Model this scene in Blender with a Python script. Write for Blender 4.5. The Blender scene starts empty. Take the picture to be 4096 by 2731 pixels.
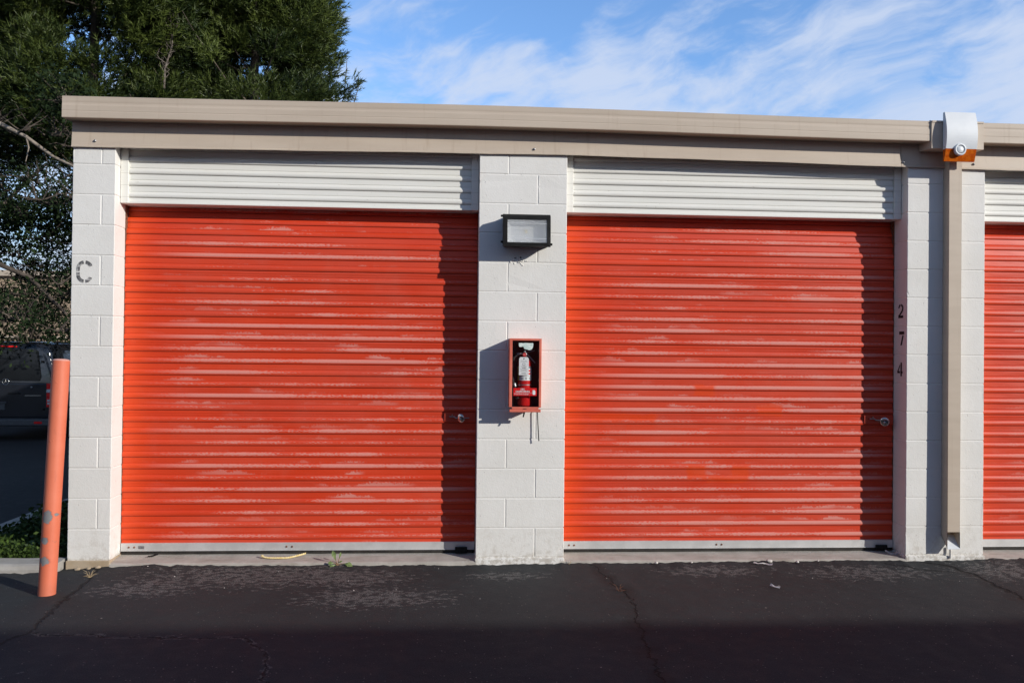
import bpy, bmesh, math, random
import numpy as np
from mathutils import Vector, Matrix, noise
R = math.radians
random.seed(7)
rng = np.random.default_rng(11)
S = bpy.context.scene
COL = S.collection

# ------------------------------------------------------------------ camera
CYAW, CPIT, CROL = .0648, .0089, .0105
cam = bpy.data.cameras.new('camera'); co = bpy.data.objects.new('camera', cam); COL.objects.link(co)
r0 = Vector((math.cos(CYAW), -math.sin(CYAW), 0))
fw = Vector((math.sin(CYAW)*math.cos(CPIT), math.cos(CYAW)*math.cos(CPIT), math.sin(CPIT)))
u0 = r0.cross(fw)
rt = math.cos(CROL)*r0 + math.sin(CROL)*u0
up = -math.sin(CROL)*r0 + math.cos(CROL)*u0
m = Matrix((rt, up, -fw)).transposed().to_4x4()
m.translation = Vector((-.4314, -5.6942, 1.4354))
co.matrix_world = m
cam.sensor_width = 36; cam.lens = 826/1024*36
cam.clip_start = .05; cam.clip_end = 2000
S.camera = co

# ------------------------------------------------------------------ light and sky
AZ, EL = R(54), R(20)          # sun: to the right of the wall normal, low
sd = Vector((math.sin(AZ)*math.cos(EL), -math.cos(AZ)*math.cos(EL), math.sin(EL)))   # towards the sun
sl = bpy.data.lights.new('sun', 'SUN'); so = bpy.data.objects.new('sun', sl); COL.objects.link(so)
sl.energy = 4.15; sl.angle = R(.53); sl.color = (1, .955, .88)
so.rotation_euler = sd.to_track_quat('Z', 'Y').to_euler(); so.location = (8, -8, 12)
W = bpy.data.worlds.new('World'); S.world = W; W.use_nodes = True
S.view_settings.view_transform = 'Standard'; S.view_settings.look = 'None'
S.view_settings.gamma = 1; S.view_settings.use_curve_mapping = False
S.view_settings.exposure = 0.0

class T:
    """small helper round a node tree"""
    def __init__(s, nt):
        s.nt = nt; nt.nodes.clear()
    def n(s, t, **k):
        o = s.nt.nodes.new(t)
        for a, b in k.items(): setattr(o, a, b)
        return o
    def l(s, a, b): s.nt.links.new(a, b)
    def put(s, sock, v):
        if isinstance(v, bpy.types.NodeSocket): s.l(v, sock)
        elif isinstance(v, bpy.types.Node): s.l(v.outputs[0], sock)
        else: sock.default_value = v
    def math(s, op, a, b=0, c=0, clamp=False):
        o = s.n('ShaderNodeMath', operation=op, use_clamp=clamp)
        s.put(o.inputs[0], a); s.put(o.inputs[1], b); s.put(o.inputs[2], c)
        return o.outputs[0]
    def vm(s, op, a, b=(0, 0, 0), sc=None):
        o = s.n('ShaderNodeVectorMath', operation=op)
        s.put(o.inputs[0], a); s.put(o.inputs[1], b)
        if sc is not None: s.put(o.inputs[3], sc)
        return o.outputs[1] if op in ('LENGTH', 'DOT_PRODUCT', 'DISTANCE') else o.outputs[0]
    def ramp(s, v, lo, hi, a=0., b=1., smooth=True):
        o = s.n('ShaderNodeMapRange', interpolation_type='SMOOTHSTEP' if smooth else 'LINEAR')
        s.put(o.inputs[0], v); s.put(o.inputs[1], lo); s.put(o.inputs[2], hi); s.put(o.inputs[3], a); s.put(o.inputs[4], b)
        return o.outputs[0]
    def noise(s, v, scale=5, detail=3, rough=.5, dist=0, dim='3D', color=False):
        o = s.n('ShaderNodeTexNoise', noise_dimensions=dim)
        s.put(o.inputs['Vector'], v); s.put(o.inputs['Scale'], scale); s.put(o.inputs['Detail'], detail)
        s.put(o.inputs['Roughness'], rough); s.put(o.inputs['Distortion'], dist)
        return o.outputs['Color' if color else 'Fac']
    def vor(s, v, scale=5, feature='F1', out='Distance', rnd=1):
        o = s.n('ShaderNodeTexVoronoi', feature=feature)
        s.put(o.inputs['Vector'], v); s.put(o.inputs['Scale'], scale); s.put(o.inputs['Randomness'], rnd)
        return o.outputs[out]
    def mix(s, f, a, b):
        o = s.n('ShaderNodeMix', data_type='RGBA')
        s.put(o.inputs[0], f)
        for i, v in ((6, a), (7, b)):
            if isinstance(v, (tuple, list)) and len(v) == 3: v = (*v, 1)
            s.put(o.inputs[i], v)
        return o.outputs[2]
    def scale(s, v, xyz): return s.vm('MULTIPLY', v, xyz)
    def xyz(s, v):
        o = s.n('ShaderNodeSeparateXYZ'); s.put(o.inputs[0], v); return o.outputs
    def comb(s, x, y, z):
        o = s.n('ShaderNodeCombineXYZ'); s.put(o.inputs[0], x); s.put(o.inputs[1], y); s.put(o.inputs[2], z); return o.outputs[0]
    def bump(s, h, strength=.5, dist=.01):
        o = s.n('ShaderNodeBump'); s.put(o.inputs['Strength'], strength); s.put(o.inputs['Distance'], dist); s.put(o.inputs['Height'], h)
        return o.outputs[0]

# sky: physical sky with thin streaks of cirrus laid into it by direction
t = T(W.node_tree)
sky = t.n('ShaderNodeTexSky', sky_type='NISHITA', sun_disc=False, sun_elevation=EL, sun_rotation=math.pi - AZ)
sky.air_density = 1.0; sky.dust_density = .4; sky.ozone_density = 2.2
d = t.n('ShaderNodeTexCoord').outputs['Generated']
X, Y, Z = t.xyz(d)[:3]
az = t.math('ARCTAN2', X, Y); el = t.math('ARCSINE', Z)
warp = t.noise(t.comb(az, el, 0), 2.6, 4, .55, color=True)
wv = t.vm('SCALE', t.vm('SUBTRACT', warp, (.5, .5, .5)), sc=.24)
p = t.vm('ADD', t.comb(az, t.math('MULTIPLY', el, 1.7), 0), wv)
ca, sa = math.cos(R(30)), math.sin(R(30))        # streaks climb to the right
px, py = t.xyz(p)[:2]
a_ = t.math('ADD', t.math('MULTIPLY', px, ca), t.math('MULTIPLY', py, sa))
b_ = t.math('SUBTRACT', t.math('MULTIPLY', py, ca), t.math('MULTIPLY', px, sa))
fine = t.noise(t.comb(t.math('MULTIPLY', a_, 8), t.math('MULTIPLY', b_, 21), 3.1), 1, 9, .58, .08)
soft = t.noise(t.comb(t.math('MULTIPLY', a_, 6.0), t.math('MULTIPLY', b_, 12), 8.7), 1, 5, .55, .2)
puff = t.noise(t.comb(t.math('MULTIPLY', px, 7), t.math('MULTIPLY', py, 8), 2.2), 1, 7, .6, .3)
cov = t.math('ADD', t.math('MULTIPLY', fine, .38), t.math('ADD', t.math('MULTIPLY', soft, .44), t.math('MULTIPLY', puff, .38)))
# more cloud towards the horizon and to the right, as a bank
cov = t.math('ADD', cov, t.ramp(el, .25, .41, .090, -.050))
cov = t.math('ADD', cov, t.ramp(az, -.1, .6, -.008, .035))
cmask = t.math('MULTIPLY', t.ramp(cov, .545, .77), .86)
# clear deep air away from the sun: brighter blue low in the north
gain = t.math('ADD', 1, t.math('MULTIPLY', t.math('MULTIPLY', t.ramp(Y, -.1, .6), t.math('MULTIPLY', t.ramp(el, .95, .45), t.ramp(el, .05, .30, .15, 1))), 1.15))
skyc = t.vm('MULTIPLY', t.vm('SCALE', sky.outputs[0], sc=gain), (.76, .93, 1.14))
cloud = t.mix(cmask, skyc, (6.3, 7.2, 9.0))
bg = t.n('ShaderNodeBackground'); t.l(cloud, bg.inputs[0]); bg.inputs[1].default_value = .10
t.l(bg.outputs[0], t.n('ShaderNodeOutputWorld').inputs[0])

# ------------------------------------------------------------------ materials
MATS = {}
def mat(name, base=(.5, .5, .5), rough=.6, metal=0., spec=.5, coat=0, fn=None, alpha=None, trans=0, emit=None):
    if name in MATS: return MATS[name]
    mm = bpy.data.materials.new(name); mm.use_nodes = True
    t = T(mm.node_tree)
    b = t.n('ShaderNodeBsdfPrincipled'); o = t.n('ShaderNodeOutputMaterial'); t.l(b.outputs[0], o.inputs[0])
    b.inputs['Base Color'].default_value = (*base, 1); b.inputs['Roughness'].default_value = rough
    b.inputs['Metallic'].default_value = metal; b.inputs['Specular IOR Level'].default_value = spec
    b.inputs['Coat Weight'].default_value = coat; b.inputs['Transmission Weight'].default_value = trans
    mm.diffuse_color = (*base, 1)
    if fn: fn(t, b, t.n('ShaderNodeTexCoord').outputs['Object'])
    MATS[name] = mm
    return mm

def f_vary(c1, c2, scale=3, bump=.1, bscale=40, bdist=.002, detail=5):
    def fn(t, b, P):
        f = t.noise(P, scale, detail, .6)
        t.l(t.mix(t.ramp(f, .35, .65), c1, c2), b.inputs['Base Color'])
        if bump: t.l(t.bump(t.noise(P, bscale, 4, .6), bump, bdist), b.inputs['Normal'])
    return fn

def f_block(t, b, P):                       # painted concrete block, pitted face
    n1 = t.noise(P, 2.2, 4, .6); n2 = t.noise(P, 90, 3, .7)
    _, _, z = t.xyz(P)[:3]
    c = t.mix(t.ramp(n1, .3, .7), (.745, .730, .690), (.795, .782, .748))
    pits = t.ramp(t.vor(P, 62), .08, .24, 1, 0)
    gate = t.ramp(t.noise(P, 30, 3, .6), .55, .66)
    pit = t.math('MULTIPLY', pits, gate)
    c = t.mix(t.math('MULTIPLY', pit, .55), c, (.30, .28, .26))
    # rust-pink stains and splash dirt low down
    st = t.math('MULTIPLY', t.ramp(t.noise(t.scale(P, (5, 5, 1.6)), 1, 4, .6), .6, .8), .16)
    c = t.mix(st, c, (.70, .52, .42))
    dirt = t.math('MULTIPLY', t.ramp(z, .02, .34, 1, 0), t.ramp(t.noise(P, 16, 5, .7), .46, .70))
    c = t.mix(t.math('MULTIPLY', dirt, .45), c, (.47, .42, .35))
    scuff = t.math('MULTIPLY', t.ramp(z, -.02, .05, 1, 0), t.ramp(t.noise(P, 30, 4, .7), .45, .55))
    c = t.mix(t.math('MULTIPLY', scuff, .45), c, (.28, .23, .17))
    t.l(c, b.inputs['Base Color'])
    h = t.math('SUBTRACT', t.math('ADD', t.math('MULTIPLY', n2, .5), t.math('MULTIPLY', t.noise(P, 26, 3, .6), .5)), t.math('MULTIPLY', pit, .9))
    t.l(t.bump(h, .6, .004), b.inputs['Normal'])

Z0, PITCH = .091, .0813                    # bottom edge of the lowest rib, rib spacing
def f_orange(seed, patches=()):              # sun-bleached baked enamel, chalked on the ribs
  def fn(t, b, P):
      x, y, z = t.xyz(P)[:3]
      k = t.math('DIVIDE', t.math('SUBTRACT', z, Z0), PITCH)
      row = t.math('ADD', t.math('FLOOR', k), seed); ph = t.math('FRACT', k)
      base = t.mix(t.ramp(t.noise(t.comb(t.math('MULTIPLY', x, .7), row, 0), 1.0, 2, .5), .3, .7), (.60, .042, .0100), (.69, .059, .0180))
      base = t.mix(t.math('MULTIPLY', t.ramp(x, .26, .0), .7), base, (.72, .072, .0105))
      # general fade: strongest in the middle of the curtain's width, clean at its edges
      fr = t.noise(t.comb(t.math('MULTIPLY', x, 1.1), t.math('MULTIPLY', row, 3.7), 5), 1, 3, .6)
      xe = t.ramp(x, .06, .62); mid = t.math('MULTIPLY', xe, t.ramp(x, 2.2, 2.44, 1, .35))
      base = t.mix(t.math('MULTIPLY', t.math('MULTIPLY', mid, t.ramp(fr, .3, .75)), .40), base, (.58, .105, .068))
      # worn rib crowns: long broken strips, row by row
      rag = t.noise(t.comb(t.math('MULTIPLY', x, 55), t.math('MULTIPLY', z, 190), row), 1, 4, .7)
      ln = t.noise(t.comb(t.math('MULTIPLY', x, 1.0), t.math('MULTIPLY', row, 9.3), 1), 1, 6, .62)
      rowv = t.noise(t.comb(3.3, t.math('MULTIPLY', row, 5.1), 9), 1, 0, .5)
      low = t.ramp(z, 2.1, 1.3, .0, .16)
      crown = t.math('MULTIPLY', t.ramp(ph, .10, .20), t.ramp(ph, .40, .50, 1, 0))
      e = t.math('ADD', t.math('ADD', t.math('MULTIPLY', ln, 1.35), t.math('MULTIPLY', rag, 1.0)), t.math('ADD', t.math('MULTIPLY', rowv, .62), low))
      reg = t.noise(t.comb(t.math('MULTIPLY', x, 1.2), t.math('MULTIPLY', z, 1.6), 2+seed), 1, 2, .5)
      e = t.math('ADD', e, t.math('MULTIPLY', t.math('SUBTRACT', reg, .5), .75))
      e = t.math('ADD', e, t.math('MULTIPLY', t.math('SUBTRACT', t.math('ABSOLUTE', t.math('SUBTRACT', ph, .30)), .0), -1.1))
      m1 = t.math('MULTIPLY', t.math('MULTIPLY', t.ramp(e, 1.46, 1.57), crown), mid)
      # chalky flame shapes growing up from the lower edge of the flats
      hh = t.noise(t.comb(t.math('MULTIPLY', x, 3.6), t.math('MULTIPLY', row, 7.7), 4), 1, 3, .6)
      fl = t.noise(t.comb(t.math('MULTIPLY', x, 85), t.math('MULTIPLY', z, 60), 2), 1, 4, .75)
      gh = t.math('MULTIPLY', t.math('SUBTRACT', t.math('ADD', hh, t.math('MULTIPLY', low, .35)), .49), 3.8)
      up_ = t.math('DIVIDE', t.math('SUBTRACT', ph, .54), .46)
      dd = t.math('ADD', t.math('SUBTRACT', gh, up_), t.math('MULTIPLY', t.math('SUBTRACT', fl, .5), 2.2))
      m2 = t.math('MULTIPLY', t.math('MULTIPLY', t.ramp(dd, .02, .22), t.ramp(ph, .53, .55)), mid)
      gate = t.ramp(t.noise(t.comb(t.math('MULTIPLY', x, 1.5), t.math('MULTIPLY', row, 3.3), 11), 1, 2, .5), .49, .60)
      m2 = t.math('MULTIPLY', m2, t.math('MULTIPLY', gate, t.ramp(reg, .35, .6, .35, .9)))
      # hairline scratches
      sc = t.ramp(t.noise(t.comb(t.math('MULTIPLY', x, 1.5), t.math('MULTIPLY', z, 420), 2), 1, 2, .5), .66, .72)
      m3 = t.math('MULTIPLY', t.math('MULTIPLY', sc, .30), mid)
      chalk = t.math('MAXIMUM', t.math('MULTIPLY', m1, .92), t.math('MAXIMUM', m2, m3))
      c = t.mix(chalk, base, (.66, .25, .205))
      # grey bare spots inside the worst wear
      bare = t.math('MULTIPLY', t.ramp(t.noise(t.comb(t.math('MULTIPLY', x, 9), t.math('MULTIPLY', z, 60), 7), 1, 3, .6), .66, .72), m1)
      pm = None                                # touched-up areas of fresher orange paint
      for (x0, x1, z0, z1) in patches:
          ex = t.noise(t.comb(x, z, 0), 9, 2, .5); xw = t.math('ADD', x, t.math('MULTIPLY', t.math('SUBTRACT', ex, .5), .10)); zw = t.math('ADD', z, t.math('MULTIPLY', t.math('SUBTRACT', ex, .5), .05))
          q = t.math('MULTIPLY', t.math('MULTIPLY', t.ramp(xw, x0, x0+.03), t.ramp(xw, x1-.03, x1, 1, 0)), t.math('MULTIPLY', t.ramp(zw, z0, z0+.02), t.ramp(zw, z1-.02, z1, 1, 0)))
          pm = q if pm is None else t.math('MAXIMUM', pm, q)
      if pm is not None: c = t.mix(t.math('MULTIPLY', pm, .92), c, (.70, .060, .0085))
      c = t.mix(t.math('MULTIPLY', bare, .5), c, (.66, .40, .36))
      rib_shade = t.math('MULTIPLY', t.ramp(ph, .065, .0, 0, 1), .85)  # shade under each rib, painted into the colour as a dark line
      c = t.mix(rib_shade, c, (.12, .018, .012))
      dust = t.math('MULTIPLY', t.ramp(t.noise(P, 3, 4, .6), .5, .8), .12)
      c = t.mix(dust, c, (.5, .25, .2))
      t.l(c, b.inputs['Base Color'])
      t.put(b.inputs['Roughness'], t.math('ADD', t.math('MULTIPLY', chalk, .30), .42))
      wob = t.noise(t.comb(t.math('MULTIPLY', x, 2.2), t.math('MULTIPLY', z, 14), 0), 1, 2, .5)
      t.l(t.bump(wob, .35, .012), b.inputs['Normal'])
  return fn

def f_asphalt(t, b, P):
    x, y, z = t.xyz(P)[:3]
    P2 = t.comb(x, y, 0)
    big = t.noise(P2, 1.1, 4, .6); med = t.noise(P2, 9, 4, .65); fin = t.noise(P2, 170, 2, .6)
    c = t.mix(t.ramp(big, .3, .7), (.0155, .0182, .0200), (.0235, .0268, .0288))
    c = t.mix(t.math('MULTIPLY', t.ramp(med, .5, .75), .4), c, (.042, .042, .043))
    c = t.mix(t.math('MULTIPLY', t.ramp(fin, .42, .72), .6), c, (.060, .060, .060))
    # scattered light stones
    v = t.n('ShaderNodeTexVoronoi', feature='F1'); t.l(P2, v.inputs['Vector']); v.inputs['Scale'].default_value = 42
    vr = t.xyz(v.outputs['Color'])[0]
    stone = t.math('MULTIPLY', t.ramp(v.outputs['Distance'], .10, .19, 1, 0), t.ramp(vr, .82, .84))
    c = t.mix(t.math('MULTIPLY', stone, .8), c, (.22, .20, .18))
    v2 = t.n('ShaderNodeTexVoronoi', feature='F1'); t.l(P2, v2.inputs['Vector']); v2.inputs['Scale'].default_value = 14
    st2 = t.math('MULTIPLY', t.ramp(v2.outputs['Distance'], .05, .085, 1, 0), t.ramp(t.xyz(v2.outputs['Color'])[1], .95, .96))
    c = t.mix(t.math('MULTIPLY', st2, .85), c, (.42, .38, .33))
    fk = t.math('MULTIPLY', t.ramp(t.noise(t.scale(P2, (48, 75, 1)), 1, 3, .65), .665, .70), t.ramp(t.noise(P2, 3.1, 3, .6), .46, .6))
    c = t.mix(t.math('MULTIPLY', fk, .7), c, (.17, .16, .15))
    # seal coat worn through to the old grey surface
    def blob(cx, cy, rx, ry):
        dx = t.math('DIVIDE', t.math('SUBTRACT', x, cx), rx); dy = t.math('DIVIDE', t.math('SUBTRACT', y, cy), ry)
        return t.ramp(t.math('ADD', t.math('MULTIPLY', dx, dx), t.math('MULTIPLY', dy, dy)), 0, 1, 1, 0, False)
    w = blob(-1.75, -.26, 1.15, .42)
    for q in ((-1.45, -.17, .55, .22), (-1.15, -.33, .7, .35), (-.9, -.75, .7, .3), (2.35, -.30, .75, .28), (3.3, -.28, .6, .4), (1.3, -.22, .55, .2), (-2.3, -.5, .5, .3), (-.1, -.3, .4, .15)):
        w = t.math('MAXIMUM', w, blob(*q))
    rag = t.noise(t.scale(P2, (17, 25, 1)), 1, 8, .70, .2)
    pm = t.ramp(t.math('ADD', rag, t.math('MULTIPLY', w, .20)), .650, .675)
    gr = t.noise(P2, 130, 3, .7)
    old = t.mix(t.ramp(gr, .40, .72), (.035, .036, .036), (.30, .29, .275))
    c = t.mix(pm, c, old)
    # cracks
    jit = t.vm('SCALE', t.vm('SUBTRACT', t.noise(P2, 7, 5, .7, color=True), (.5, .5, .5)), sc=.16)
    Q = t.vm('MULTIPLY', t.vm('ADD', P2, jit), (1, 1, 0))
    def seg(a, bb):
        a = Vector((*a, 0)); bb = Vector((*bb, 0)); ba = bb-a
        pa = t.vm('SUBTRACT', Q, tuple(a))
        h = t.math('DIVIDE', t.vm('DOT_PRODUCT', pa, tuple(ba)), ba.length_squared, clamp=True)
        return t.vm('LENGTH', t.vm('SUBTRACT', pa, t.vm('SCALE', tuple(ba), sc=h)))
    def poly(pts):
        r = None
        for i in range(len(pts)-1):
            s_ = seg(pts[i], pts[i+1]); r = s_ if r is None else t.math('MINIMUM', r, s_)
        return r
    d1 = poly([(.50, -.03), (.53, -.25), (.60, -.64), (.60, -.95), (.56, -1.21), (.53, -1.5), (.50, -1.97), (.42, -3.5)])
    d2 = poly([(2.86, -.03), (2.98, -.15), (3.04, -.37), (2.99, -.92), (3.05, -1.5), (3.0, -4)])
    d3 = poly([(-2.80, -.05), (-2.75, -.27), (-2.71, -.55), (-2.68, -.93), (-2.62, -1.30), (-2.72, -1.6), (-3.3, -2.4)])
    d4 = poly([(-2.62, -1.30), (-2.2, -1.37), (-1.5, -1.41), (-1.35, -1.62), (-1.26, -1.99), (-1.3, -3.2)])
    d5 = poly([(2.55, -.06), (2.72, -.22), (2.9, -.30)])
    wn = t.noise(P2, 3.5, 3, .6)
    def line(dd, wd): return t.ramp(dd, t.math('MULTIPLY', wn, wd*.6), t.math('MULTIPLY', wn, wd*2.4), 1, 0)
    cr = t.math('MAXIMUM', line(d1, .008), t.math('MAXIMUM', line(d2, .022), line(d3, .014)))
    cr = t.math('MAXIMUM', cr, t.math('MAXIMUM', line(d4, .006), line(d5, .016)))
    sm = t.math('MAXIMUM', t.ramp(d1, .02, .10, .75, 0), t.ramp(d2, .03, .12, .75, 0))     # tar smeared along them
    sm = t.math('MULTIPLY', sm, t.ramp(t.noise(P2, 5, 3, .6), .35, .6))
    c = t.mix(sm, c, (.017, .016, .0165))
    edge = t.math('MULTIPLY', t.math('MULTIPLY', line(t.math('SUBTRACT', d4, .008), .010), t.ramp(t.noise(P2, 22, 3, .6), .46, .56)), .6)
    c = t.mix(edge, c, (.15, .14, .13))
    c = t.mix(t.math('MULTIPLY', cr, .9), c, (.006, .006, .006))
    t.l(c, b.inputs['Base Color'])
    h = t.math('ADD', t.math('MULTIPLY', fin, .35), t.math('MULTIPLY', med, .6))
    h = t.math('SUBTRACT', h, t.math('ADD', t.math('MULTIPLY', cr, 1.8), t.math('MULTIPLY', pm, t.math('ADD', .35, t.math('MULTIPLY', gr, .5)))))
    h = t.math('ADD', h, t.math('MULTIPLY', stone, .3))
    t.l(t.bump(h, .8, .008), b.inputs['Normal'])
    t.put(b.inputs['Roughness'], t.ramp(med, .3, .7, .78, .92))

def f_concrete(c1, c2, dark):
    def fn(t, b, P):
        c = t.mix(t.ramp(t.noise(P, 5, 5, .65), .3, .7), c1, c2)
        c = t.mix(t.math('MULTIPLY', t.ramp(t.noise(t.scale(P, (3, 14, 14)), 1, 5, .7), .52, .70), .55), c, dark)
        sp = t.math('MULTIPLY', t.ramp(t.vor(P, 55), .06, .14, 1, 0), t.ramp(t.noise(P, 12, 2, .5), .52, .6))
        c = t.mix(t.math('MULTIPLY', sp, .7), c, (.04, .035, .03))
        t.l(c, b.inputs['Base Color'])
        t.l(t.bump(t.math('ADD', t.noise(P, 60, 4, .7), t.noise(P, 14, 3, .6)), .5, .004), b.inputs['Normal'])
    return fn

def f_trim(t, b, P):                        # tan painted sheet metal with faint runs of dirt
    c = t.mix(t.ramp(t.noise(t.scale(P, (1.3, 1, 9)), 1, 4, .6), .3, .7), (.500, .415, .328), (.548, .460, .368))
    runs = t.math('MULTIPLY', t.ramp(t.noise(t.scale(P, (26, 26, 1.2)), 1, 3, .6), .56, .78), .34)
    c = t.mix(runs, c, (.36, .27, .19))
    c = t.mix(t.math('MULTIPLY', t.ramp(t.noise(P, 60, 3, .6), .6, .8), .12), c, (.3, .24, .18))
    t.l(c, b.inputs['Base Color'])
    t.l(t.bump(t.noise(t.scale(P, (1.6, 1, 5)), 1, 2, .5), .25, .02), b.inputs['Normal'])

def f_cream(t, b, P):
    x, y, z = t.xyz(P)[:3]
    c = t.mix(t.ramp(t.noise(t.scale(P, (1.5, 1, 8)), 1, 4, .6), .3, .7), (.755, .745, .690), (.80, .79, .74))
    sp = t.math('MULTIPLY', t.ramp(t.noise(t.scale(P, (30, 30, 60)), 1, 3, .6), .67, .74), .4)
    c = t.mix(sp, c, (.38, .33, .27))
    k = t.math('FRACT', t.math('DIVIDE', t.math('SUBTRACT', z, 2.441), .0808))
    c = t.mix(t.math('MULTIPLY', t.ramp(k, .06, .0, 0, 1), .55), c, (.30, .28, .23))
    t.l(c, b.inputs['Base Color'])
    t.l(t.bump(t.noise(t.scale(P, (1.6, 1, 9)), 1, 2, .5), .3, .012), b.inputs['Normal'])

def f_bollard(t, b, P):
    x, y, z = t.xyz(P)[:3]
    c = t.mix(t.ramp(t.noise(P, 4, 4, .6), .3, .7), (.64, .155, .080), (.70, .195, .110))
    side = t.math('MULTIPLY', t.ramp(x, -.035, .03, 0, 1), .0)
    blis = t.ramp(t.noise(P, 30, 2, .5), .66, .76)
    # bare grey scars from bumpers, low down on the left front
    sc = None
    for (ax, az_, rx, rz) in ((-.004, .465, .026, .042), (-.010, .325, .021, .022), (-.004, .205, .032, .028), (.040, .475, .008, .010)):
        dx = t.math('DIVIDE', t.math('SUBTRACT', x, ax), rx); dz = t.math('DIVIDE', t.math('SUBTRACT', z, az_), rz)
        q = t.math('ADD', t.math('MULTIPLY', dx, dx), t.math('MULTIPLY', dz, dz)); sc = q if sc is None else t.math('MINIMUM', sc, q)
    rag = t.math('MULTIPLY', t.math('SUBTRACT', t.noise(P, 38, 5, .75), .5), 3.6)
    m_ = t.math('MULTIPLY', t.ramp(t.math('ADD', sc, rag), .8, .95, 1, 0), t.ramp(y, .0, .01, 1, 0))
    halo = t.math('MULTIPLY', t.ramp(t.math('ADD', sc, rag), .8, 1.6, 1, 0), t.ramp(y, .0, .01, 1, 0))
    c = t.mix(t.math('MULTIPLY', halo, .6), c, (.55, .12, .06))
    grey = t.mix(t.noise(P, 50, 4, .7), (.17, .165, .17), (.27, .265, .27))
    c = t.mix(m_, c, grey)
    c = t.mix(t.math('MULTIPLY', t.ramp(z, .02, .1, 1, 0), .35), c, (.42, .12, .07))
    wr = t.math('MULTIPLY', t.ramp(t.noise(t.scale(P, (40, 40, 7)), 1, 5, .7), .55, .75), .35)
    c = t.mix(wr, c, (.40, .12, .075))
    c = t.mix(t.math('MULTIPLY', t.ramp(t.noise(P, 18, 5, .75), .63, .70), t.ramp(z, .9, .1, 0, .6)), c, (.24, .14, .11))
    c = t.mix(t.ramp(z, 1.384, 1.390), c, (.66, .34, .28))
    t.l(c, b.inputs['Base Color'])
    h = t.math('SUBTRACT', t.math('ADD', t.math('MULTIPLY', blis, .7), t.math('MULTIPLY', t.noise(P, 70, 3, .6), .25)), m_)
    t.l(t.bump(h, .5, .003), b.inputs['Normal'])

def f_leaf(ca, cb, trans=.25):
    def fn(t, b, P):
        at = t.n('ShaderNodeAttribute', attribute_name='tint')
        c = t.mix(at.outputs['Fac'], ca, cb)
        t.l(c, b.inputs['Base Color'])
        o = [n for n in t.nt.nodes if n.type == 'OUTPUT_MATERIAL'][0]
        tr = t.n('ShaderNodeBsdfTranslucent'); t.l(c, tr.inputs[0])
        mx = t.n('ShaderNodeMixShader'); mx.inputs[0].default_value = trans
        t.l(b.outputs[0], mx.inputs[1]); t.l(tr.outputs[0], mx.inputs[2]); t.l(mx.outputs[0], o.inputs[0])
    return fn

def f_bark(t, b, P):
    n = t.noise(t.scale(P, (9, 9, 2)), 1, 5, .7)
    t.l(t.mix(n, (.10, .075, .055), (.26, .215, .17)), b.inputs['Base Color'])
    t.l(t.bump(n, .8, .03), b.inputs['Normal'])

def f_stencil(t, b, P):
    n = t.noise(P, 110, 4, .7); n2 = t.noise(P, 22, 3, .6)
    f = t.ramp(t.math('ADD', t.math('MULTIPLY', n, .6), t.math('MULTIPLY', n2, .6)), .56, .76)
    t.l(t.mix(f, (.085, .085, .09), (.55, .54, .53)), b.inputs['Base Color'])

M_block = mat('painted_block', rough=.85, spec=.25, fn=f_block)
M_found = mat('foundation_concrete', rough=.9, fn=f_concrete((.36, .27, .17), (.46, .38, .28), (.20, .14, .09)))
M_conc = mat('threshold_concrete', rough=.85, fn=f_concrete((.36, .33, .29), (.47, .44, .395), (.25, .21, .17)))
M_curb = mat('curb_concrete', rough=.85, fn=f_concrete((.33, .31, .28), (.42, .40, .37), (.22, .19, .16)))
M_oranges = [mat('faded_orange_enamel', rough=.5, spec=.4, fn=f_orange(0)),
             mat('faded_orange_enamel_touched_up', rough=.5, spec=.4, fn=f_orange(37, ((.90, 1.08, .50, .63), (1.22, 1.37, .48, .62), (1.05, 1.30, .475, .545), (.94, 1.13, 1.10, 1.20), (1.41, 1.64, .96, 1.06), (.20, .70, .915, .985)))),
             mat('faded_orange_enamel_right', rough=.5, spec=.4, fn=f_orange(71)), mat('faded_orange_enamel_far', rough=.5, spec=.4, fn=f_orange(95))]
M_cream = mat('cream_enamel', rough=.45, spec=.4, fn=f_cream)
M_trim = mat('tan_sheet_metal', rough=.5, spec=.4, fn=f_trim)
M_asph = mat('asphalt', rough=.85, spec=.3, fn=f_asphalt)
M_alu = mat('weathered_aluminium', rough=.5, metal=.35, fn=f_vary((.54, .54, .53), (.64, .64, .63), 6, .1, 90, .001))
M_rubber = mat('black_rubber', (.018, .017, .016), .8, fn=f_vary((.015, .014, .013), (.035, .03, .026), 12, .2, 60))
M_rust = mat('rusty_steel', rough=.85, metal=.2, fn=f_vary((.12, .045, .025), (.26, .12, .07), 60, .3, 120))
M_orplain = mat('red_orange_paint', rough=.5, fn=f_vary((.50, .045, .018), (.62, .07, .03), 14, .2, 60))
M_chrome = mat('polished_steel', (.62, .61, .60), .18, 1., fn=f_vary((.55, .54, .53), (.68, .67, .66), 30, 0))
M_steel = mat('dull_steel', (.35, .35, .36), .45, .8, fn=f_vary((.28, .28, .29), (.42, .42, .43), 30, .1, 80))
M_dark = mat('dark_bronze_paint', (.008, .008, .009), .6, spec=.2, fn=f_vary((.006, .006, .006), (.012, .012, .012), 20, .15, 120, .001))
M_roof = mat('roofing', rough=.9, fn=f_vary((.30, .29, .27), (.38, .37, .35), 2, .3, 30))
M_bollard = mat('salmon_bollard_paint', rough=.55, spec=.35, fn=f_bollard)
M_white = mat('white_metal_cover', rough=.4, fn=f_vary((.70, .73, .75), (.76, .785, .80), 5, .05, 60, .001))
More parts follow.
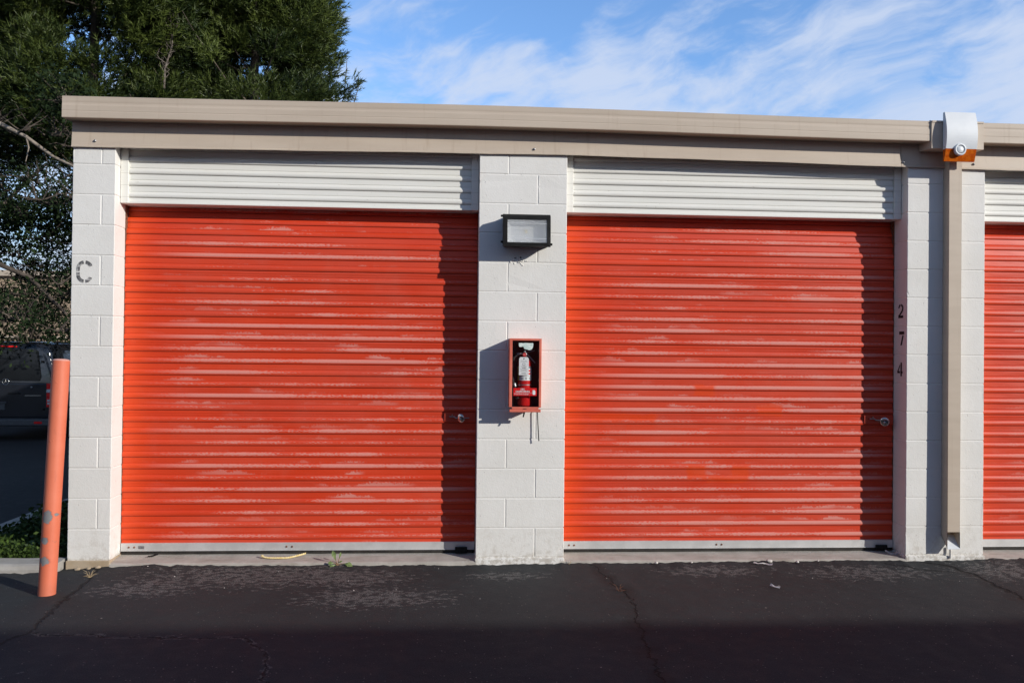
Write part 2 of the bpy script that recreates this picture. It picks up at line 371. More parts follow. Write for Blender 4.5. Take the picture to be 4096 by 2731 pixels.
M_amber = mat('amber_lens', (.62, .115, .008), .18, 0, .5, coat=.5, fn=f_vary((.50, .075, .003), (.68, .16, .010), 25, .2, 70, .001))
M_sten = mat('stencil_paint', rough=.85, fn=f_stencil)
M_stenb = mat('black_stencil_paint', rough=.8, fn=f_vary((.012, .010, .010), (.05, .04, .035), 90, 0))
M_cab = mat('faded_red_cabinet_paint', rough=.5, fn=f_vary((.62, .135, .085), (.72, .19, .125), 8, .15, 60, .001))
M_cabin = mat('cabinet_inside', (.012, .012, .014), .7, fn=f_vary((.008, .008, .010), (.02, .02, .022), 20, 0))
M_red = mat('glossy_red_paint', (.58, .012, .012), .25, 0, .5, coat=.4, fn=f_vary((.50, .009, .010), (.62, .018, .016), 10, 0))
M_sign = mat('red_sign_vinyl', (.62, .008, .010), .4, fn=f_vary((.60, .007, .009), (.66, .012, .012), 10, 0))
M_paper = mat('white_paper', (.78, .80, .80), .7, fn=f_vary((.72, .75, .76), (.82, .84, .84), 30, .1, 90, .001))
M_torn = mat('torn_pale_paper', (.6, .72, .68), .8, fn=f_vary((.50, .64, .60), (.74, .80, .76), 45, .5, 90, .002))
M_ink = mat('grey_ink', (.16, .17, .18), .7, fn=f_vary((.10, .11, .12), (.26, .27, .28), 120, 0))
M_yel = mat('yellow_label', (.52, .46, .10), .5, fn=f_vary((.45, .40, .08), (.58, .52, .14), 40, 0))
M_rope = mat('yellow_rope', rough=.8, fn=f_vary((.72, .55, .20), (.86, .74, .42), 60, .4, 200, .002))
M_wrope = mat('white_rope', rough=.85, fn=f_vary((.48, .46, .44), (.72, .70, .68), 60, .4, 200, .002))
M_weed = mat('weed_leaf', rough=.55, fn=f_vary((.10, .15, .045), (.19, .25, .085), 30, .2, 90, .002))
M_stem = mat('weed_stem', rough=.7, fn=f_vary((.22, .12, .07), (.30, .20, .10), 30, 0))
M_dry = mat('dry_straw', rough=.85, fn=f_vary((.36, .27, .15), (.55, .45, .28), 30, 0))
M_bark = mat('grey_brown_bark', rough=.9, fn=f_bark)
M_pbark = mat('dark_pine_bark', rough=.95, fn=f_vary((.05, .038, .03), (.12, .095, .075), 6, .6, 30, .02))
M_needle = mat('pine_needles', rough=.5, spec=.35, fn=f_leaf((.016, .032, .008), (.115, .150, .030), .15))
M_broad = mat('dark_broad_leaves', rough=.7, spec=.12, fn=f_leaf((.010, .020, .008), (.030, .050, .018), .15))
M_ivy = mat('ground_cover_leaves', rough=.6, spec=.15, fn=f_leaf((.012, .028, .010), (.11, .17, .03), .12))
M_dead = mat('dead_brown_foliage', rough=.8, fn=f_leaf((.12, .085, .06), (.25, .18, .12), .15))
M_soil = mat('planter_soil', rough=.95, fn=f_vary((.03, .022, .015), (.06, .045, .03), 15, .6, 60, .02))
M_beige = mat('beige_stucco', rough=.9, fn=f_vary((.33, .245, .17), (.39, .295, .21), 1.5, .3, 40, .01))
M_vanp = mat('black_car_paint', (.014, .016, .021), .14, 0, .5, coat=1., fn=f_vary((.012, .014, .018), (.017, .019, .026), 2, 0))
M_vang = mat('tinted_glass', (.010, .012, .014), .06, 0, .35, fn=f_vary((.010, .011, .013), (.014, .016, .018), 2, 0))
M_vplas = mat('grey_black_plastic', (.07, .075, .08), .5, fn=f_vary((.06, .065, .07), (.085, .09, .095), 30, .1, 150, .001))
M_lensr = mat('red_lens', (.85, .008, .01), .12, 0, .5, coat=.6, fn=f_vary((.80, .010, .012), (.90, .020, .022), 40, 0))
M_lensw = mat('clear_lens', (.72, .74, .76), .12, .3, .5, coat=.6, fn=f_vary((.60, .62, .64), (.80, .82, .84), 40, 0))
M_refl = mat('lamp_reflector', (.75, .77, .78), .4, .1, fn=f_vary((.70, .72, .73), (.80, .82, .83), 14, .2, 40, .002))
M_ledy = mat('yellow_led_chip', (.75, .60, .12), .5, fn=f_vary((.7, .55, .10), (.8, .66, .2), 40, 0))
M_holl = mat('painted_wall_white', rough=.9, fn=f_vary((.60, .58, .55), (.68, .66, .63), 1.2, .3, 40, .01))

def f_glass(ribs):
    def fn(t, b, P):
        o = [n for n in t.nt.nodes if n.type == 'OUTPUT_MATERIAL'][0]
        tr = t.n('ShaderNodeBsdfTransparent'); gl = t.n('ShaderNodeBsdfGlossy'); gl.inputs['Roughness'].default_value = .05 if not ribs else .22
        mx = t.n('ShaderNodeMixShader')
        if ribs:
            x, y, z = t.xyz(P)[:3]
            g = t.math('MULTIPLY', t.math('SINE', t.math('MULTIPLY', x, 900)), t.math('SINE', t.math('MULTIPLY', z, 900)))
            nb = t.bump(g, .6, .002); t.l(nb, gl.inputs['Normal'])
            df = t.n('ShaderNodeBsdfTranslucent'); df.inputs[0].default_value = (.8, .82, .84, 1)
            df2 = t.n('ShaderNodeBsdfDiffuse'); df2.inputs[0].default_value = (.62, .64, .66, 1); t.l(nb, df2.inputs['Normal'])
            m0 = t.n('ShaderNodeMixShader'); m0.inputs[0].default_value = .5; t.l(df.outputs[0], m0.inputs[1]); t.l(df2.outputs[0], m0.inputs[2])
            m1 = t.n('ShaderNodeMixShader'); m1.inputs[0].default_value = .48; t.l(tr.outputs[0], m1.inputs[1]); t.l(m0.outputs[0], m1.inputs[2])
            t.l(m1.outputs[0], mx.inputs[1]); mx.inputs[0].default_value = .10
        else:
            lw = t.n('ShaderNodeLayerWeight'); lw.inputs[0].default_value = .5
            t.l(t.math('ADD', .045, t.math('MULTIPLY', t.math('POWER', lw.outputs[1], 5), .8)), mx.inputs[0]); t.l(tr.outputs[0], mx.inputs[1])
        t.l(gl.outputs[0], mx.inputs[2]); t.l(mx.outputs[0], o.inputs[0])
    return fn
M_glass = mat('window_glass', (.8, .8, .8), .05, fn=f_glass(False))
M_prism = mat('prismatic_glass', (.8, .8, .8), .2, fn=f_glass(True))

# ------------------------------------------------------------------ mesh builder
class MB:
    def __init__(s): s.v = []; s.f = []; s.m = []; s.smooth = []
    def add(s, vs, fs, mi=0, sm=False):
        o = len(s.v); s.v += [tuple(q) for q in vs]
        for f in fs: s.f.append([i+o for i in f]); s.m.append(mi); s.smooth.append(sm)
        return s
    def box(s, x0, x1, y0, y1, z0, z1, mi=0, bev=0, seg=2):
        if bev:
            bm = bmesh.new(); bmesh.ops.create_cube(bm, size=1)
            for v in bm.verts: v.co = Vector(((x0+x1)/2+v.co.x*(x1-x0), (y0+y1)/2+v.co.y*(y1-y0), (z0+z1)/2+v.co.z*(z1-z0)))
            bmesh.ops.bevel(bm, geom=bm.edges[:], offset=bev, segments=seg, affect='EDGES', profile=.5)
            bm.verts.index_update()
            s.add([v.co for v in bm.verts], [[v.index for v in f.verts] for f in bm.faces], mi); bm.free(); return s
        V = [(x, y, z) for x in (x0, x1) for y in (y0, y1) for z in (z0, z1)]
        return s.add(V, [(0, 1, 3, 2), (4, 6, 7, 5), (0, 4, 5, 1), (2, 3, 7, 6), (0, 2, 6, 4), (1, 5, 7, 3)], mi)
    def tube(s, pts, rad, n=12, mi=0, cap=True, sm=True):
        pts = [Vector(p) for p in pts]
        if not isinstance(rad, (list, tuple)): rad = [rad]*len(pts)
        rings = []; nrm = None
        for i, p in enumerate(pts):
            d = (pts[min(i+1, len(pts)-1)]-pts[max(i-1, 0)]).normalized()
            if nrm is None: nrm = d.orthogonal().normalized()
            nrm = (nrm-d*nrm.dot(d)).normalized(); bn = d.cross(nrm)
            rings.append([p+(nrm*math.cos(2*math.pi*k/n)+bn*math.sin(2*math.pi*k/n))*rad[i] for k in range(n)])
        V = [q for r in rings for q in r]; F = []
        for i in range(len(pts)-1):
            for k in range(n): a = i*n+k; b = i*n+(k+1) % n; F.append((a, b, b+n, a+n))
        s.add(V, F, mi, sm)
        if cap: s.add(rings[0], [tuple(reversed(range(n)))], mi); s.add(rings[-1], [tuple(range(n))], mi)
        return s
    def lathe(s, c, prof, n=24, mi=0, axis='Z', sm=True):
        """prof: (r, h) pairs round an axis through c"""
        V = []; F = []
        for r, h in prof:
            for k in range(n):
                a = 2*math.pi*k/n; u, w = r*math.cos(a), r*math.sin(a)
                q = {'Z': (u, w, h), 'Y': (u, h, w), 'X': (h, u, w)}[axis]
                V.append((c[0]+q[0], c[1]+q[1], c[2]+q[2]))
        for i in range(len(prof)-1):
            for k in range(n): a = i*n+k; b = i*n+(k+1) % n; F.append((a, b, b+n, a+n))
        return s.add(V, F, mi, sm)
    def extr_x(s, prof, xs, mi=0, sm=False, zoff=None, closed=False, caps=False):
        """profile (y,z) swept along x"""
        n = len(prof); V = []; F = []
        for x in xs:
            dz = zoff(x) if zoff else 0
            for y, z in prof: V.append((x, y, z+dz))
        for i in range(len(xs)-1):
            for k in range(n if closed else n-1):
                a = i*n+k; b = i*n+(k+1) % n; F.append((a, a+n, b+n, b))
        s.add(V, F, mi, sm)
        if caps and closed:
            s.add(V[:n], [tuple(range(n))], mi); s.add(V[-n:], [tuple(reversed(range(n)))], mi)
        return s
    def poly(s, pts, mi=0): return s.add(pts, [tuple(range(len(pts)))], mi)
    def build(s, name, mats, parent=None, loc=None, fixn=True):
        me = bpy.data.meshes.new(name); me.from_pydata(s.v, [], s.f)
        if not isinstance(mats, (list, tuple)): mats = [mats]
        for q in mats: me.materials.append(q)
        me.polygons.foreach_set('material_index', s.m); me.polygons.foreach_set('use_smooth', s.smooth)
        if fixn:
            bm = bmesh.new(); bm.from_mesh(me); bmesh.ops.recalc_face_normals(bm, faces=bm.faces[:]); bm.to_mesh(me); bm.free()
        me.update()
        o = bpy.data.objects.new(name, me); COL.objects.link(o)
        if parent: o.parent = parent
        if loc: o.location = loc
        return o

def tag(o, label=None, cat=None, group=None, kind=None):
    if label: o['label'] = label
    if cat: o['category'] = cat
    if group: o['group'] = group
    if kind: o['kind'] = kind
    return o
def empty(name, loc=(0, 0, 0), **k):
    o = bpy.data.objects.new(name, None); COL.objects.link(o); o.location = loc; o.empty_display_size = .2
    return tag(o, **k)
def rebase(o, org):
    """put a root-level mesh's origin at org"""
    o.data.transform(Matrix.Translation(-Vector(org))); o.location = org
    return o
def lin(a, b, n): return [a+(b-a)*i/n for i in range(n+1)]
def text_mb(txt, size, extrude=0):
    cu = bpy.data.curves.new('t', 'FONT'); cu.body = txt; cu.size = size; cu.extrude = extrude; cu.align_x = 'CENTER'; cu.align_y = 'CENTER'; cu.resolution_u = 3
    ob = bpy.data.objects.new('t', cu); COL.objects.link(ob)
    bpy.context.view_layer.update()
    me = bpy.data.meshes.new_from_object(ob.evaluated_get(bpy.context.evaluated_depsgraph_get()))
    bpy.data.objects.remove(ob); bpy.data.curves.remove(cu)
    vs = [v.co.copy() for v in me.vertices]; fs = [list(p.vertices) for p in me.polygons]
    bpy.data.meshes.remove(me); return vs, fs

# ------------------------------------------------------------------ ground
def sm(a, b, x):
    u = min(1, max(0, (x-a)/(b-a))); return u*u*(3-2*u)
EDGE = [(-60, -.045), (-3.6, -.06), (-3.0, -.056), (-2.48, -.034), (-1.9, -.040), (-1, -.046), (0, -.046), (.57, -.040), (1.63, -.032), (2.9, -.040), (3.44, -.028), (6, -.03), (60, -.045)]
def gz(x, y):
    z = -.045
    z -= .36*sm(1, 10, y)*sm(-3.95, -6.5, x) + .004*max(0, y-12)*sm(-4, -8, x)*.5
    if -.75 < y < .3 and -8 < x < 9:
        e = -.045
        for i in range(len(EDGE)-1):
            if EDGE[i][0] <= x < EDGE[i+1][0]:
                u = (x-EDGE[i][0])/(EDGE[i+1][0]-EDGE[i][0]); e = EDGE[i][1]*(1-u)+EDGE[i+1][1]*u
        e += .007*noise.noise((x*7, 1.3, 0)) + .009*noise.noise((x*19, 4.1, 0))
        w = sm(-.30, -.02, y)
        z = z*(1-w)+e*w
        z += w*.004*noise.noise((x*30, y*30, 3))
    if -4 < y < .4 and abs(x) < 6: z += .005*noise.noise((x*1.4, y*1.4, 0)) + .0025*noise.noise((x*9, y*9, 7))
    return z
xs = [-400, -200, -100, -60, -40, -30, -24] + lin(-20, -5, 30) + lin(-4.96, 5, 400) + lin(5.2, 12, 20) + [16, 24, 40, 80, 160, 400]
ys = [-400, -200, -80, -40, -20] + lin(-14, -3.5, 20) + lin(-3.3, -.6, 54) + lin(-.575, .1, 27) + lin(.3, 12, 30) + lin(13, 30, 10) + [40, 60, 100, 200, 400, 700]
ys = sorted(set(ys))
V = [(x, y, gz(x, y)) for y in ys for x in xs]; nx = len(xs)
F = [(j*nx+i, j*nx+i+1, (j+1)*nx+i+1, (j+1)*nx+i) for j in range(len(ys)-1) for i in range(nx-1)]
g = MB(); g.add(V, F, 0, True)
tag(g.build('asphalt_ground', M_asph), kind='structure')

# ------------------------------------------------------------------ the storage building
CH = .2032
PIL = [(-3.018, -2.740), (-.299, .311), (2.758, 3.334), (5.79, 6.40), (8.84, 9.12)]
DOORS = [(-2.740, -.299), (.311, 2.758), (3.334, 5.79), (6.40, 8.84)]
DY = .185                    # depth of the reveal
BD = empty('storage_building', (3.05, 4.5, 0), label='single-storey storage building of white painted block with three orange roller doors and tan metal eaves', cat='building')
BLOC = Vector((3.05, 4.5, 0))
def part(mb, name, mats, **k):
    o = mb.build(name, mats); o.parent = BD; o.matrix_parent_inverse = Matrix.Translation(-BLOC)
    return tag(o, **k)
def sub(mb, name, mats, parent, **k):
    o = mb.build(name, mats); o.parent = parent
    if parent.type == 'EMPTY' or True: o.matrix_parent_inverse = (parent.matrix_world if False else Matrix.Translation(-Vector(parent.location)))
    return tag(o, **k)

def chipbox(mb, x0, x1, y0, y1, z0, z1, jit=.0008, bev=.0035):
    """one block with softened, slightly ragged arrises"""
    dy = random.uniform(-jit, jit)
    bm = bmesh.new(); bmesh.ops.create_cube(bm, size=1)
    for v in bm.verts: v.co = Vector(((x0+x1)/2+v.co.x*(x1-x0), (y0+y1)/2+v.co.y*(y1-y0), (z0+z1)/2+v.co.z*(z1-z0)))
    bmesh.ops.bevel(bm, geom=bm.edges[:], offset=bev, segments=1, affect='EDGES')
    long = [e for e in bm.edges if e.calc_length() > .05]
    bmesh.ops.subdivide_edges(bm, edges=long, cuts=14, use_grid_fill=False)
    for v in bm.verts:
        c = v.co
        ex = sum((abs(c.x-x0) < bev*1.3 or abs(c.x-x1) < bev*1.3, abs(c.y-y0) < bev*1.3, abs(c.z-z0) < bev*1.3 or abs(c.z-z1) < bev*1.3))
        if ex >= 2:
            k = noise.noise(c*23)+.5*noise.noise(c*60)
            amt = .0013*k+(.004 if k > .72 else 0)
            c += Vector((math.copysign(amt, (x0+x1)/2-c.x), abs(amt)*.5, 0))
        c.y += dy
    bm.verts.index_update()
    mb.add([v.co for v in bm.verts], [[v.index for v in f.verts] for f in bm.faces], 0); bm.free()

J = .0026                    # half of the visible joint groove
def pillar(i, x0, x1, joint):
    mb = MB()
    mb.box(x0+.0035, x1-.0035,   .0030, DY+.1, -.10, 2.90, 0)       # mortar core, a little behind the block faces
    for k in range(-1, 15):
        zt = (13-k)*CH; zb = zt-CH
        if k == 13: zb = -.0; 
        if zt <= 0: break
        if k < 0: zt = 2.83; zb = 13*CH
        js = joint(k)
        cuts = [x0]+[x0+j for j in js]+[x1]
        for a in range(len(cuts)-1):
            xa = cuts[a]+(J if a else 0); xb = cuts[a+1]-(J if a < len(cuts)-2 else 0)
            chipbox(mb, xa, xb, 0, DY+.08, zb+J, zt-J)
    o = part(mb, 'pillar', M_block)
    # footing, showing where the paint stops
    f = MB(); f.box(x0-.004, x1+.004, -.012, DY+.06, -.25, -.004, 0, .006)
    sub(f, 'footing', M_found if i == 0 else M_block, o)
    return o
J0 = lambda k: [.190] if k % 2 else []
J1 = lambda k: [.2032] if k % 2 else [.4064]
J2 = lambda k: [.285] if k % 2 else []
pil_objs = []
for i, (a, b) in enumerate(PIL):
    pil_objs.append(pillar(i, a, b, [J0, J1, J2, J1, J0][i]))

# side and back walls, in blocks by material bump
def f_bwall(t, b, P):
    f_block(t, b, P)
side = MB(); side.box(-3.014, -2.85, .30, 9.0, -.2, 2.9)
for j in range(14):                              # block courses on the outside of the side wall
    z0 = j*CH+J; z1 = (j+1)*CH-J; off = 0 if j % 2 else .2032; y = .295
    ends = [.295]
    q = .295+.4064-off
    while q < 9.0: ends.append(q); q += .4064
    ends.append(9.02)
    for a in range(len(ends)-1): side.box(-3.018, -3.010, ends[a]+J, ends[a+1]-J, z0, z1)
part(side, 'side_wall', M_block)
bw = MB(); bw.box(-2.85, 9.12, 8.85, 9.02, -.2, 2.9); bw.box(8.95, 9.12, .3, 8.85, -.2, 2.9)
part(bw, 'back_wall', M_block)
lt = MB(); lt.box(-3.0, 9.1, .02, .30, 2.835, 2.915); part(lt, 'lintel', M_dark)
fl = MB(); fl.box(-2.84, 8.94, .35, 8.84, -.2, -.012); part(fl, 'floor_slab', M_conc)

# thresholds: concrete strip falling from the door line to the front
for i, (a, b) in enumerate(DOORS):
    xs_ = lin(a+.002, b-.002, 60)
    mb = MB()
    def zr(x): return .0015*noise.noise((x*9, 2, 2))
    mb.extr_x([(.34, -.2), (.34, -.008), (.18, -.010), (.05, -.019), (.0, -.024), (-.012, -.030), (-.015, -.05), (-.015, -.2)], xs_, 0, False, zr, True, True)
    part(mb, 'threshold', M_conc)

# eave gutter and fascia; the long sheets rise a touch between their ends
def bow(x): return .020*math.exp(-((x+.1)/1.9)**2)
def gutter(x0, x1):
    pr = [(.02, 2.925), (-.120, 2.918), (-.1215, 2.922), (-.1215, 2.957), (-.1206, 2.960), (-.1206, 2.963), (-.1215, 2.966), (-.1215, 2.998), (-.1200, 3.004),
          (-.1188, 3.008), (-.1180, 3.018), (-.1190, 3.024), (-.1195, 3.030), (-.1195, 3.058), (-.112, 3.061), (-.02, 3.061), (-.02, 3.00), (.02, 3.0)]
    mb = MB(); mb.extr_x(pr, lin(x0, x1, 48), 0, False, bow, True, True); return mb
gt = gutter(-3.038, 2.855); part(gt, 'gutter', M_trim)
gt2 = gutter(3.238, 9.15); part(gt2, 'gutter', M_trim)
def fas(x0, x1):
    def zb(x): return .030*math.exp(-((x-.35)/2.2)**2)+.003*noise.noise((x*1.9, 0, 0))+.0015*noise.noise((x*11, 3, 0))
    xs_ = lin(x0, x1, 90); mb = MB(); V = []; F = []
    for x in xs_:
        z = 2.748+zb(x); wv = .004*noise.noise((x*1.2, 9, 1))
        V += [(x, -.006, 2.945), (x, -.010+wv*.5, 2.85), (x, -.018+wv, z+.012), (x, -.022+wv, z+.008), (x, -.022+wv, z), (x, -.012+wv, z+.001), (x, -.006+wv, 2.85), (x, -.002, 2.945)]
    n = 8
    for i in range(len(xs_)-1):
        for k in range(n): a = i*n+k; b = i*n+(k+1) % n; F.append((a, a+n, b+n, b))
    F += [tuple(range(n)), tuple(reversed(range((len(xs_)-1)*n, len(xs_)*n)))]
    mb.add(V, F); return mb
fo = part(fas(-3.022, 2.700), 'fascia', M_trim)
fo2 = part(fas(2.703, 9.14), 'fascia', M_trim)
for x, z, f in ((-2.868, 2.795, fo), (.078, 2.815, fo), (2.715, 2.79, fo2), (3.235, 2.79, fo2), (6.1, 2.79, fo2)):
    mb = MB(); mb.lathe((x, -.016, z), [(.009, .004), (.009, -.004), (.007, -.006), (.006, -.006), (.005, -.010), (0.0001, -.011)], 10, 0, 'Y')
    sub(mb, 'screw', M_steel, f)
rf = MB(); rf.add([(-3.03, -.03, 3.045), (9.14, -.03, 3.045), (9.14, 9.1, 3.16), (-3.03, 9.1, 3.16), (-3.03, -.03, 3.03), (9.14, -.03, 3.03), (9.14, 9.1, 2.90), (-3.03, 9.1, 2.90)],
                  [(0, 1, 2, 3), (7, 6, 5, 4), (0, 4, 5, 1), (1, 5, 6, 2), (2, 6, 7, 3), (3, 7, 4, 0)])
part(rf, 'roof', M_roof)

# roller doors
def rib(z):      # one period, as (outward, z) from the bottom of the rib
    return [(.0, z), (.0040, z+.0008), (.0068, z+.0040), (.0088, z+.0080), (.0098, z+.0135), (.0100, z+.019), (.0088, z+.026), (.0063, z+.0325), (.0028, z+.038), (.0005, z+.0405), (-.003, z+.0412), (-.003, z+.0428), (0, z+.0436)]
def yb(z):       # the curtain leans back towards the drum near the top
    return 0 if z < 2.05 else .075*((z-2.05)/.4)**1.8
def rdoor(x0, x1):
    mb = MB(); w = x1-x0
    prof = [(0, .068)]
    for k in range(29):
        z = Z0+k*PITCH
        seam = k % 6 == 4
        prof += rib(z)
        if seam: prof += [(0, z+.048), (.0018, z+.050), (0, z+.052), (0, z+.058), (.0018, z+.060), (0, z+.062), (.0022, z+.066), (0, z+.068)]
    prof.append((0, Z0+29*PITCH))
    xs_ = lin(.004, w-.004, 40)
    V = []; F = []; n = len(prof)
    for x in xs_:
        for o_, z in prof:
            wv = .0025*noise.noise(((x+x0)*1.3, z*2.2, 1))
            V.append((x, -o_+yb(z)+wv, z+.0010*noise.noise(((x+x0)*.9, round((z-Z0)/PITCH-.25)*1.7, 4))))
    for i in range(len(xs_)-1):
        for k in range(n-1): a = i*n+k; F.append((a, a+n, a+n+1, a+1))
    mb.add(V, F)
    o = mb.build('roller_door', M_oranges[[q_[0] for q_ in DOORS].index(x0)], fixn=False); o.parent = BD; o.location = Vector((x0, DY-.005, 0))-BLOC
    return o
bolt_prof = [(.0065, .002), (.0065, -.003), (.0045, -.005), (.0001, -.0055)]
def addsub(mb, name, mats, door, x0, **k):
    o = mb.build(name, mats); o.parent = door; o.location = (0, -(DY-.005), 0); return tag(o, **k)
for di, (a, b) in enumerate(DOORS):
    dr = rdoor(a, b); w = b-a
    tag(dr, label=['orange roller door chalked in pale streaks, leftmost', 'orange roller door, pale wear heaviest low on its right', 'orange roller door cut by the right edge of the photo', None][di])
    bb = MB(); bb.box(.004, w-.004, DY-.022, DY+.004, .016, .0695, 0, .002, 1); bb.box(.004, w-.004, DY-.027, DY-.0221, .016, .0215, 0, .001, 1)
    addsub(bb, 'bottom_bar', M_alu, dr, a)
    rb = MB(); rb.box(.006, w-.006, DY-.016, DY+.004, -.007, .0155, 0, .004, 2); addsub(rb, 'weather_seal', M_rubber, dr, a)
    for bx in (.06, .097, 1.13, 1.168):
        q = MB(); q.lathe((bx, DY-.022, .043), bolt_prof, 10, 0, 'Y'); addsub(q, 'bolt', M_rust, dr, a)
    if di in (0, 2):
        lx = .125 if di == 0 else .035
        q = MB(); q.box(lx, lx+.038, DY-.0235, DY-.0222, .032, .052)
        for j in range(4): q.box(lx+.004, lx+.034-.006*(j % 2), DY-.0240, DY-.02352, .0345+j*.0042, .0362+j*.0042, 1)
        addsub(q, 'maker_label', [M_steel, M_ink], dr, a)
    # slide latch near the right side and the strike block on the bar
    e = w-.225
    q = MB(); q.box(e, w-.008, DY-.0225, DY-.018, .918, .976, 0, .0015, 1); q.box(e+.07, e+.165, DY-.030, DY-.0228, .934, .962, 0, .002, 1)
    addsub(q, 'latch_plate', M_orplain, dr, a)
    q = MB(); q.tube([(e+.035, DY-.035, .953), (e+.07, DY-.035, .953), (e+.078, DY-.036, .944), (e+.175, DY-.036, .944)], .0045, 8)
    q.tube([(e+.055, DY-.036, .953), (e+.055, DY-.043, .97)], .004, 8)
    addsub(q, 'slide_bolt', M_steel, dr, a)
    q = MB(); q.box(w-.14, w-.055, DY-.045, DY-.0275, (-.004 if di == 0 else .006), .038, 0, .003, 2)
    q.box(w-.125, w-.07, DY-.050, DY-.0452, .008, .028, 0, .002, 1)
    addsub(q, 'strike_block', M_dark, dr, a)
    # header: cream housing in front of the drum
    x0, x1 = a+.002, b-.002
    hb = MB()
    hb.box(x0+.052, x1-.052, .105, .25, 2.401, 2.4045)          # underside lip
    prof = [(.105, 2.401), (.088, 2.401), (.088, 2.4065), (.090, 2.408), (.090, 2.414), (.097, 2.416), (.098, 2.432)]
    for k in range(6):
        z = 2.441+k*.0808
        prof += [(.100-o_*1.25, zz) for o_, zz in rib(z)]
    prof = [p_ for p_ in prof if p_[1] < 2.86]
    hb.extr_x(prof, lin(x0+.052, x1-.052, 12))
    ho = part(hb, 'header_panel', M_cream, label=None)
    for (s0, s1) in ((x0, x0+.0515), (x1-.0515, x1)):
        q = MB(); q.box(s0, s1, .080, .135, 2.400, 2.86, 0, .002, 1)
        q.box(s0+.002, s1-.002, .136, .25, 2.401, 2.44)
        sub(q, 'side_channel', M_cream, ho)
    tr = MB()                                                     # guide tracks
    tr.box(a+.0005, a+.0038, DY-.012, DY+.05, -.005, 2.44); part(tr, 'guide_track', M_rust)
    tr = MB(); tr.box(b-.0038, b-.0005, DY-.012, DY+.05, -.005, 2.44); part(tr, 'guide_track', M_rust)
    dk = MB(); dk.box(a+.01, b-.01, .36, .40, 2.0, 2.9); part(dk, 'drum_housing', M_dark)

# downspout with its conductor box and open shoe
X0, X1, DP = 3.020, 3.112, .075
ds = MB()
tk = .0025
zb, zf = .142, .178
ds.add([(X0, 0, 2.90), (X0, -DP, 2.90), (X0, -DP, .064), (X0, -DP-.004, .060), (X0, 0, zb)], [(0, 1, 2, 3, 4)])      # left cheek
ds.add([(X0+tk, 0, 2.90), (X0+tk, -DP+tk, 2.90), (X0+tk, -DP+tk, .066), (X0+tk, 0, zb)], [(3, 2, 1, 0)])
ds.add([(X1, 0, 2.90), (X1, -DP, 2.90), (X1, -DP, .064), (X1, -DP-.004, .060), (X1, 0, zb)], [(4, 3, 2, 1, 0)])
ds.add([(X1-tk, 0, 2.90), (X1-tk, -DP+tk, 2.90), (X1-tk, -DP+tk, .066), (X1-tk, 0, zb)], [(0, 1, 2, 3)])
ds.box(X0+tk*.5, X1-tk*.5, -DP-.0004, -DP+tk, zf, 2.88)                                # front
ds.box(X0+tk, X1-tk, -.004, -.001, zb, 2.9)
ds.add([(X0, -.001, zb), (X1, -.001, zb), (X1, -DP-.006, .058), (X0, -DP-.006, .058), (X0, -.001, zb+.004), (X1, -.001, zb+.004), (X1, -DP-.006, .062), (X0, -DP-.006, .062)],
       [(0, 1, 2, 3), (7, 6, 5, 4), (0, 3, 7, 4), (1, 5, 6, 2), (3, 2, 6, 7)], 1)
dso = part(ds, 'downspout', [M_trim, M_white])
cb = MB()
cb.add([(2.857, -.130, 2.868), (3.236, -.130, 2.868), (3.236, -.130, 3.062), (2.857, -.130, 3.062), (2.83, -.012, 2.868), (3.236, -.012, 2.868), (3.236, -.012, 3.062), (2.83, -.012, 3.062)],
       [(0, 1, 2, 3), (1, 5, 6, 2), (4, 0, 3, 7), (3, 2, 6, 7), (4, 5, 1, 0), (5, 4, 7, 6)])
cb.box(2.859, 3.234, -.134, -.1302, 3.050, 3.062)
sub(cb, 'conductor_box', M_trim, dso)
for x in (2.862, 3.228):
    q = MB(); q.lathe((x, -.10, 3.066), [(.006, -.008), (.006, .002), (.004, .005), (.0001, .006)], 8); sub(q, 'screw', M_steel, dso)
q = MB(); q.tube([(3.078, -.02, -.02), (3.078, -.02, .062)], .007, 10); sub(q, 'drain_stub', M_holl, dso)

# stencilled characters
def stroke(mb, pts, wd, f):
    for i in range(len(pts)-1):
        a = Vector(pts[i]); b = Vector(pts[i+1]); n = (b-a).orthogonal().normalized()*wd/2
        mb.add([f(*(a-n)), f(*(b-n)), f(*(b+n)), f(*(a+n))], [(0, 1, 2, 3)])
def arc(cx, cz, rx, rz, a0, a1, n=10): return [(cx+rx*math.cos(R(a0+(a1-a0)*i/n)), cz+rz*math.sin(R(a0+(a1-a0)*i/n))) for i in range(n+1)]
def ringseg(mb, cx, cz, ro, zo, wd, a0, a1, f, n=10):
    o_ = arc(cx, cz, ro, zo, a0, a1, n); i_ = arc(cx, cz, ro-wd, zo-wd, a0, a1, n)
    for k in range(n): mb.add([f(*o_[k]), f(*o_[k+1]), f(*i_[k+1]), f(*i_[k])], [(0, 1, 2, 3)])
mb = MB(); fC = lambda u, v: (-2.983+u, -.0022, 1.846+v)
ringseg(mb, .053, .098, .053, .052, .022, 98, 176, fC); ringseg(mb, .053, .098, .053, .052, .022, 20, 82, fC)
ringseg(mb, .053, .052, .053, .052, .022, 184, 262, fC); ringseg(mb, .053, .052, .053, .052, .022, 278, 340, fC)
mb.add([fC(0, .079), fC(.022, .079), fC(.022, .100), fC(0, .100)], [(0, 1, 2, 3)]); mb.add([fC(0, .052), fC(.022, .052), fC(.022, .071), fC(0, .071)], [(0, 1, 2, 3)])
sub(mb, 'stencil_letter', M_sten, pil_objs[0], label='black stencilled letter C, worn and patchy')
fr = lambda zb, y0: (lambda u, v: (2.758-.0016, y0-u, zb+v))
PX = pil_objs[2]
mb = MB(); f = fr(1.687, .112)
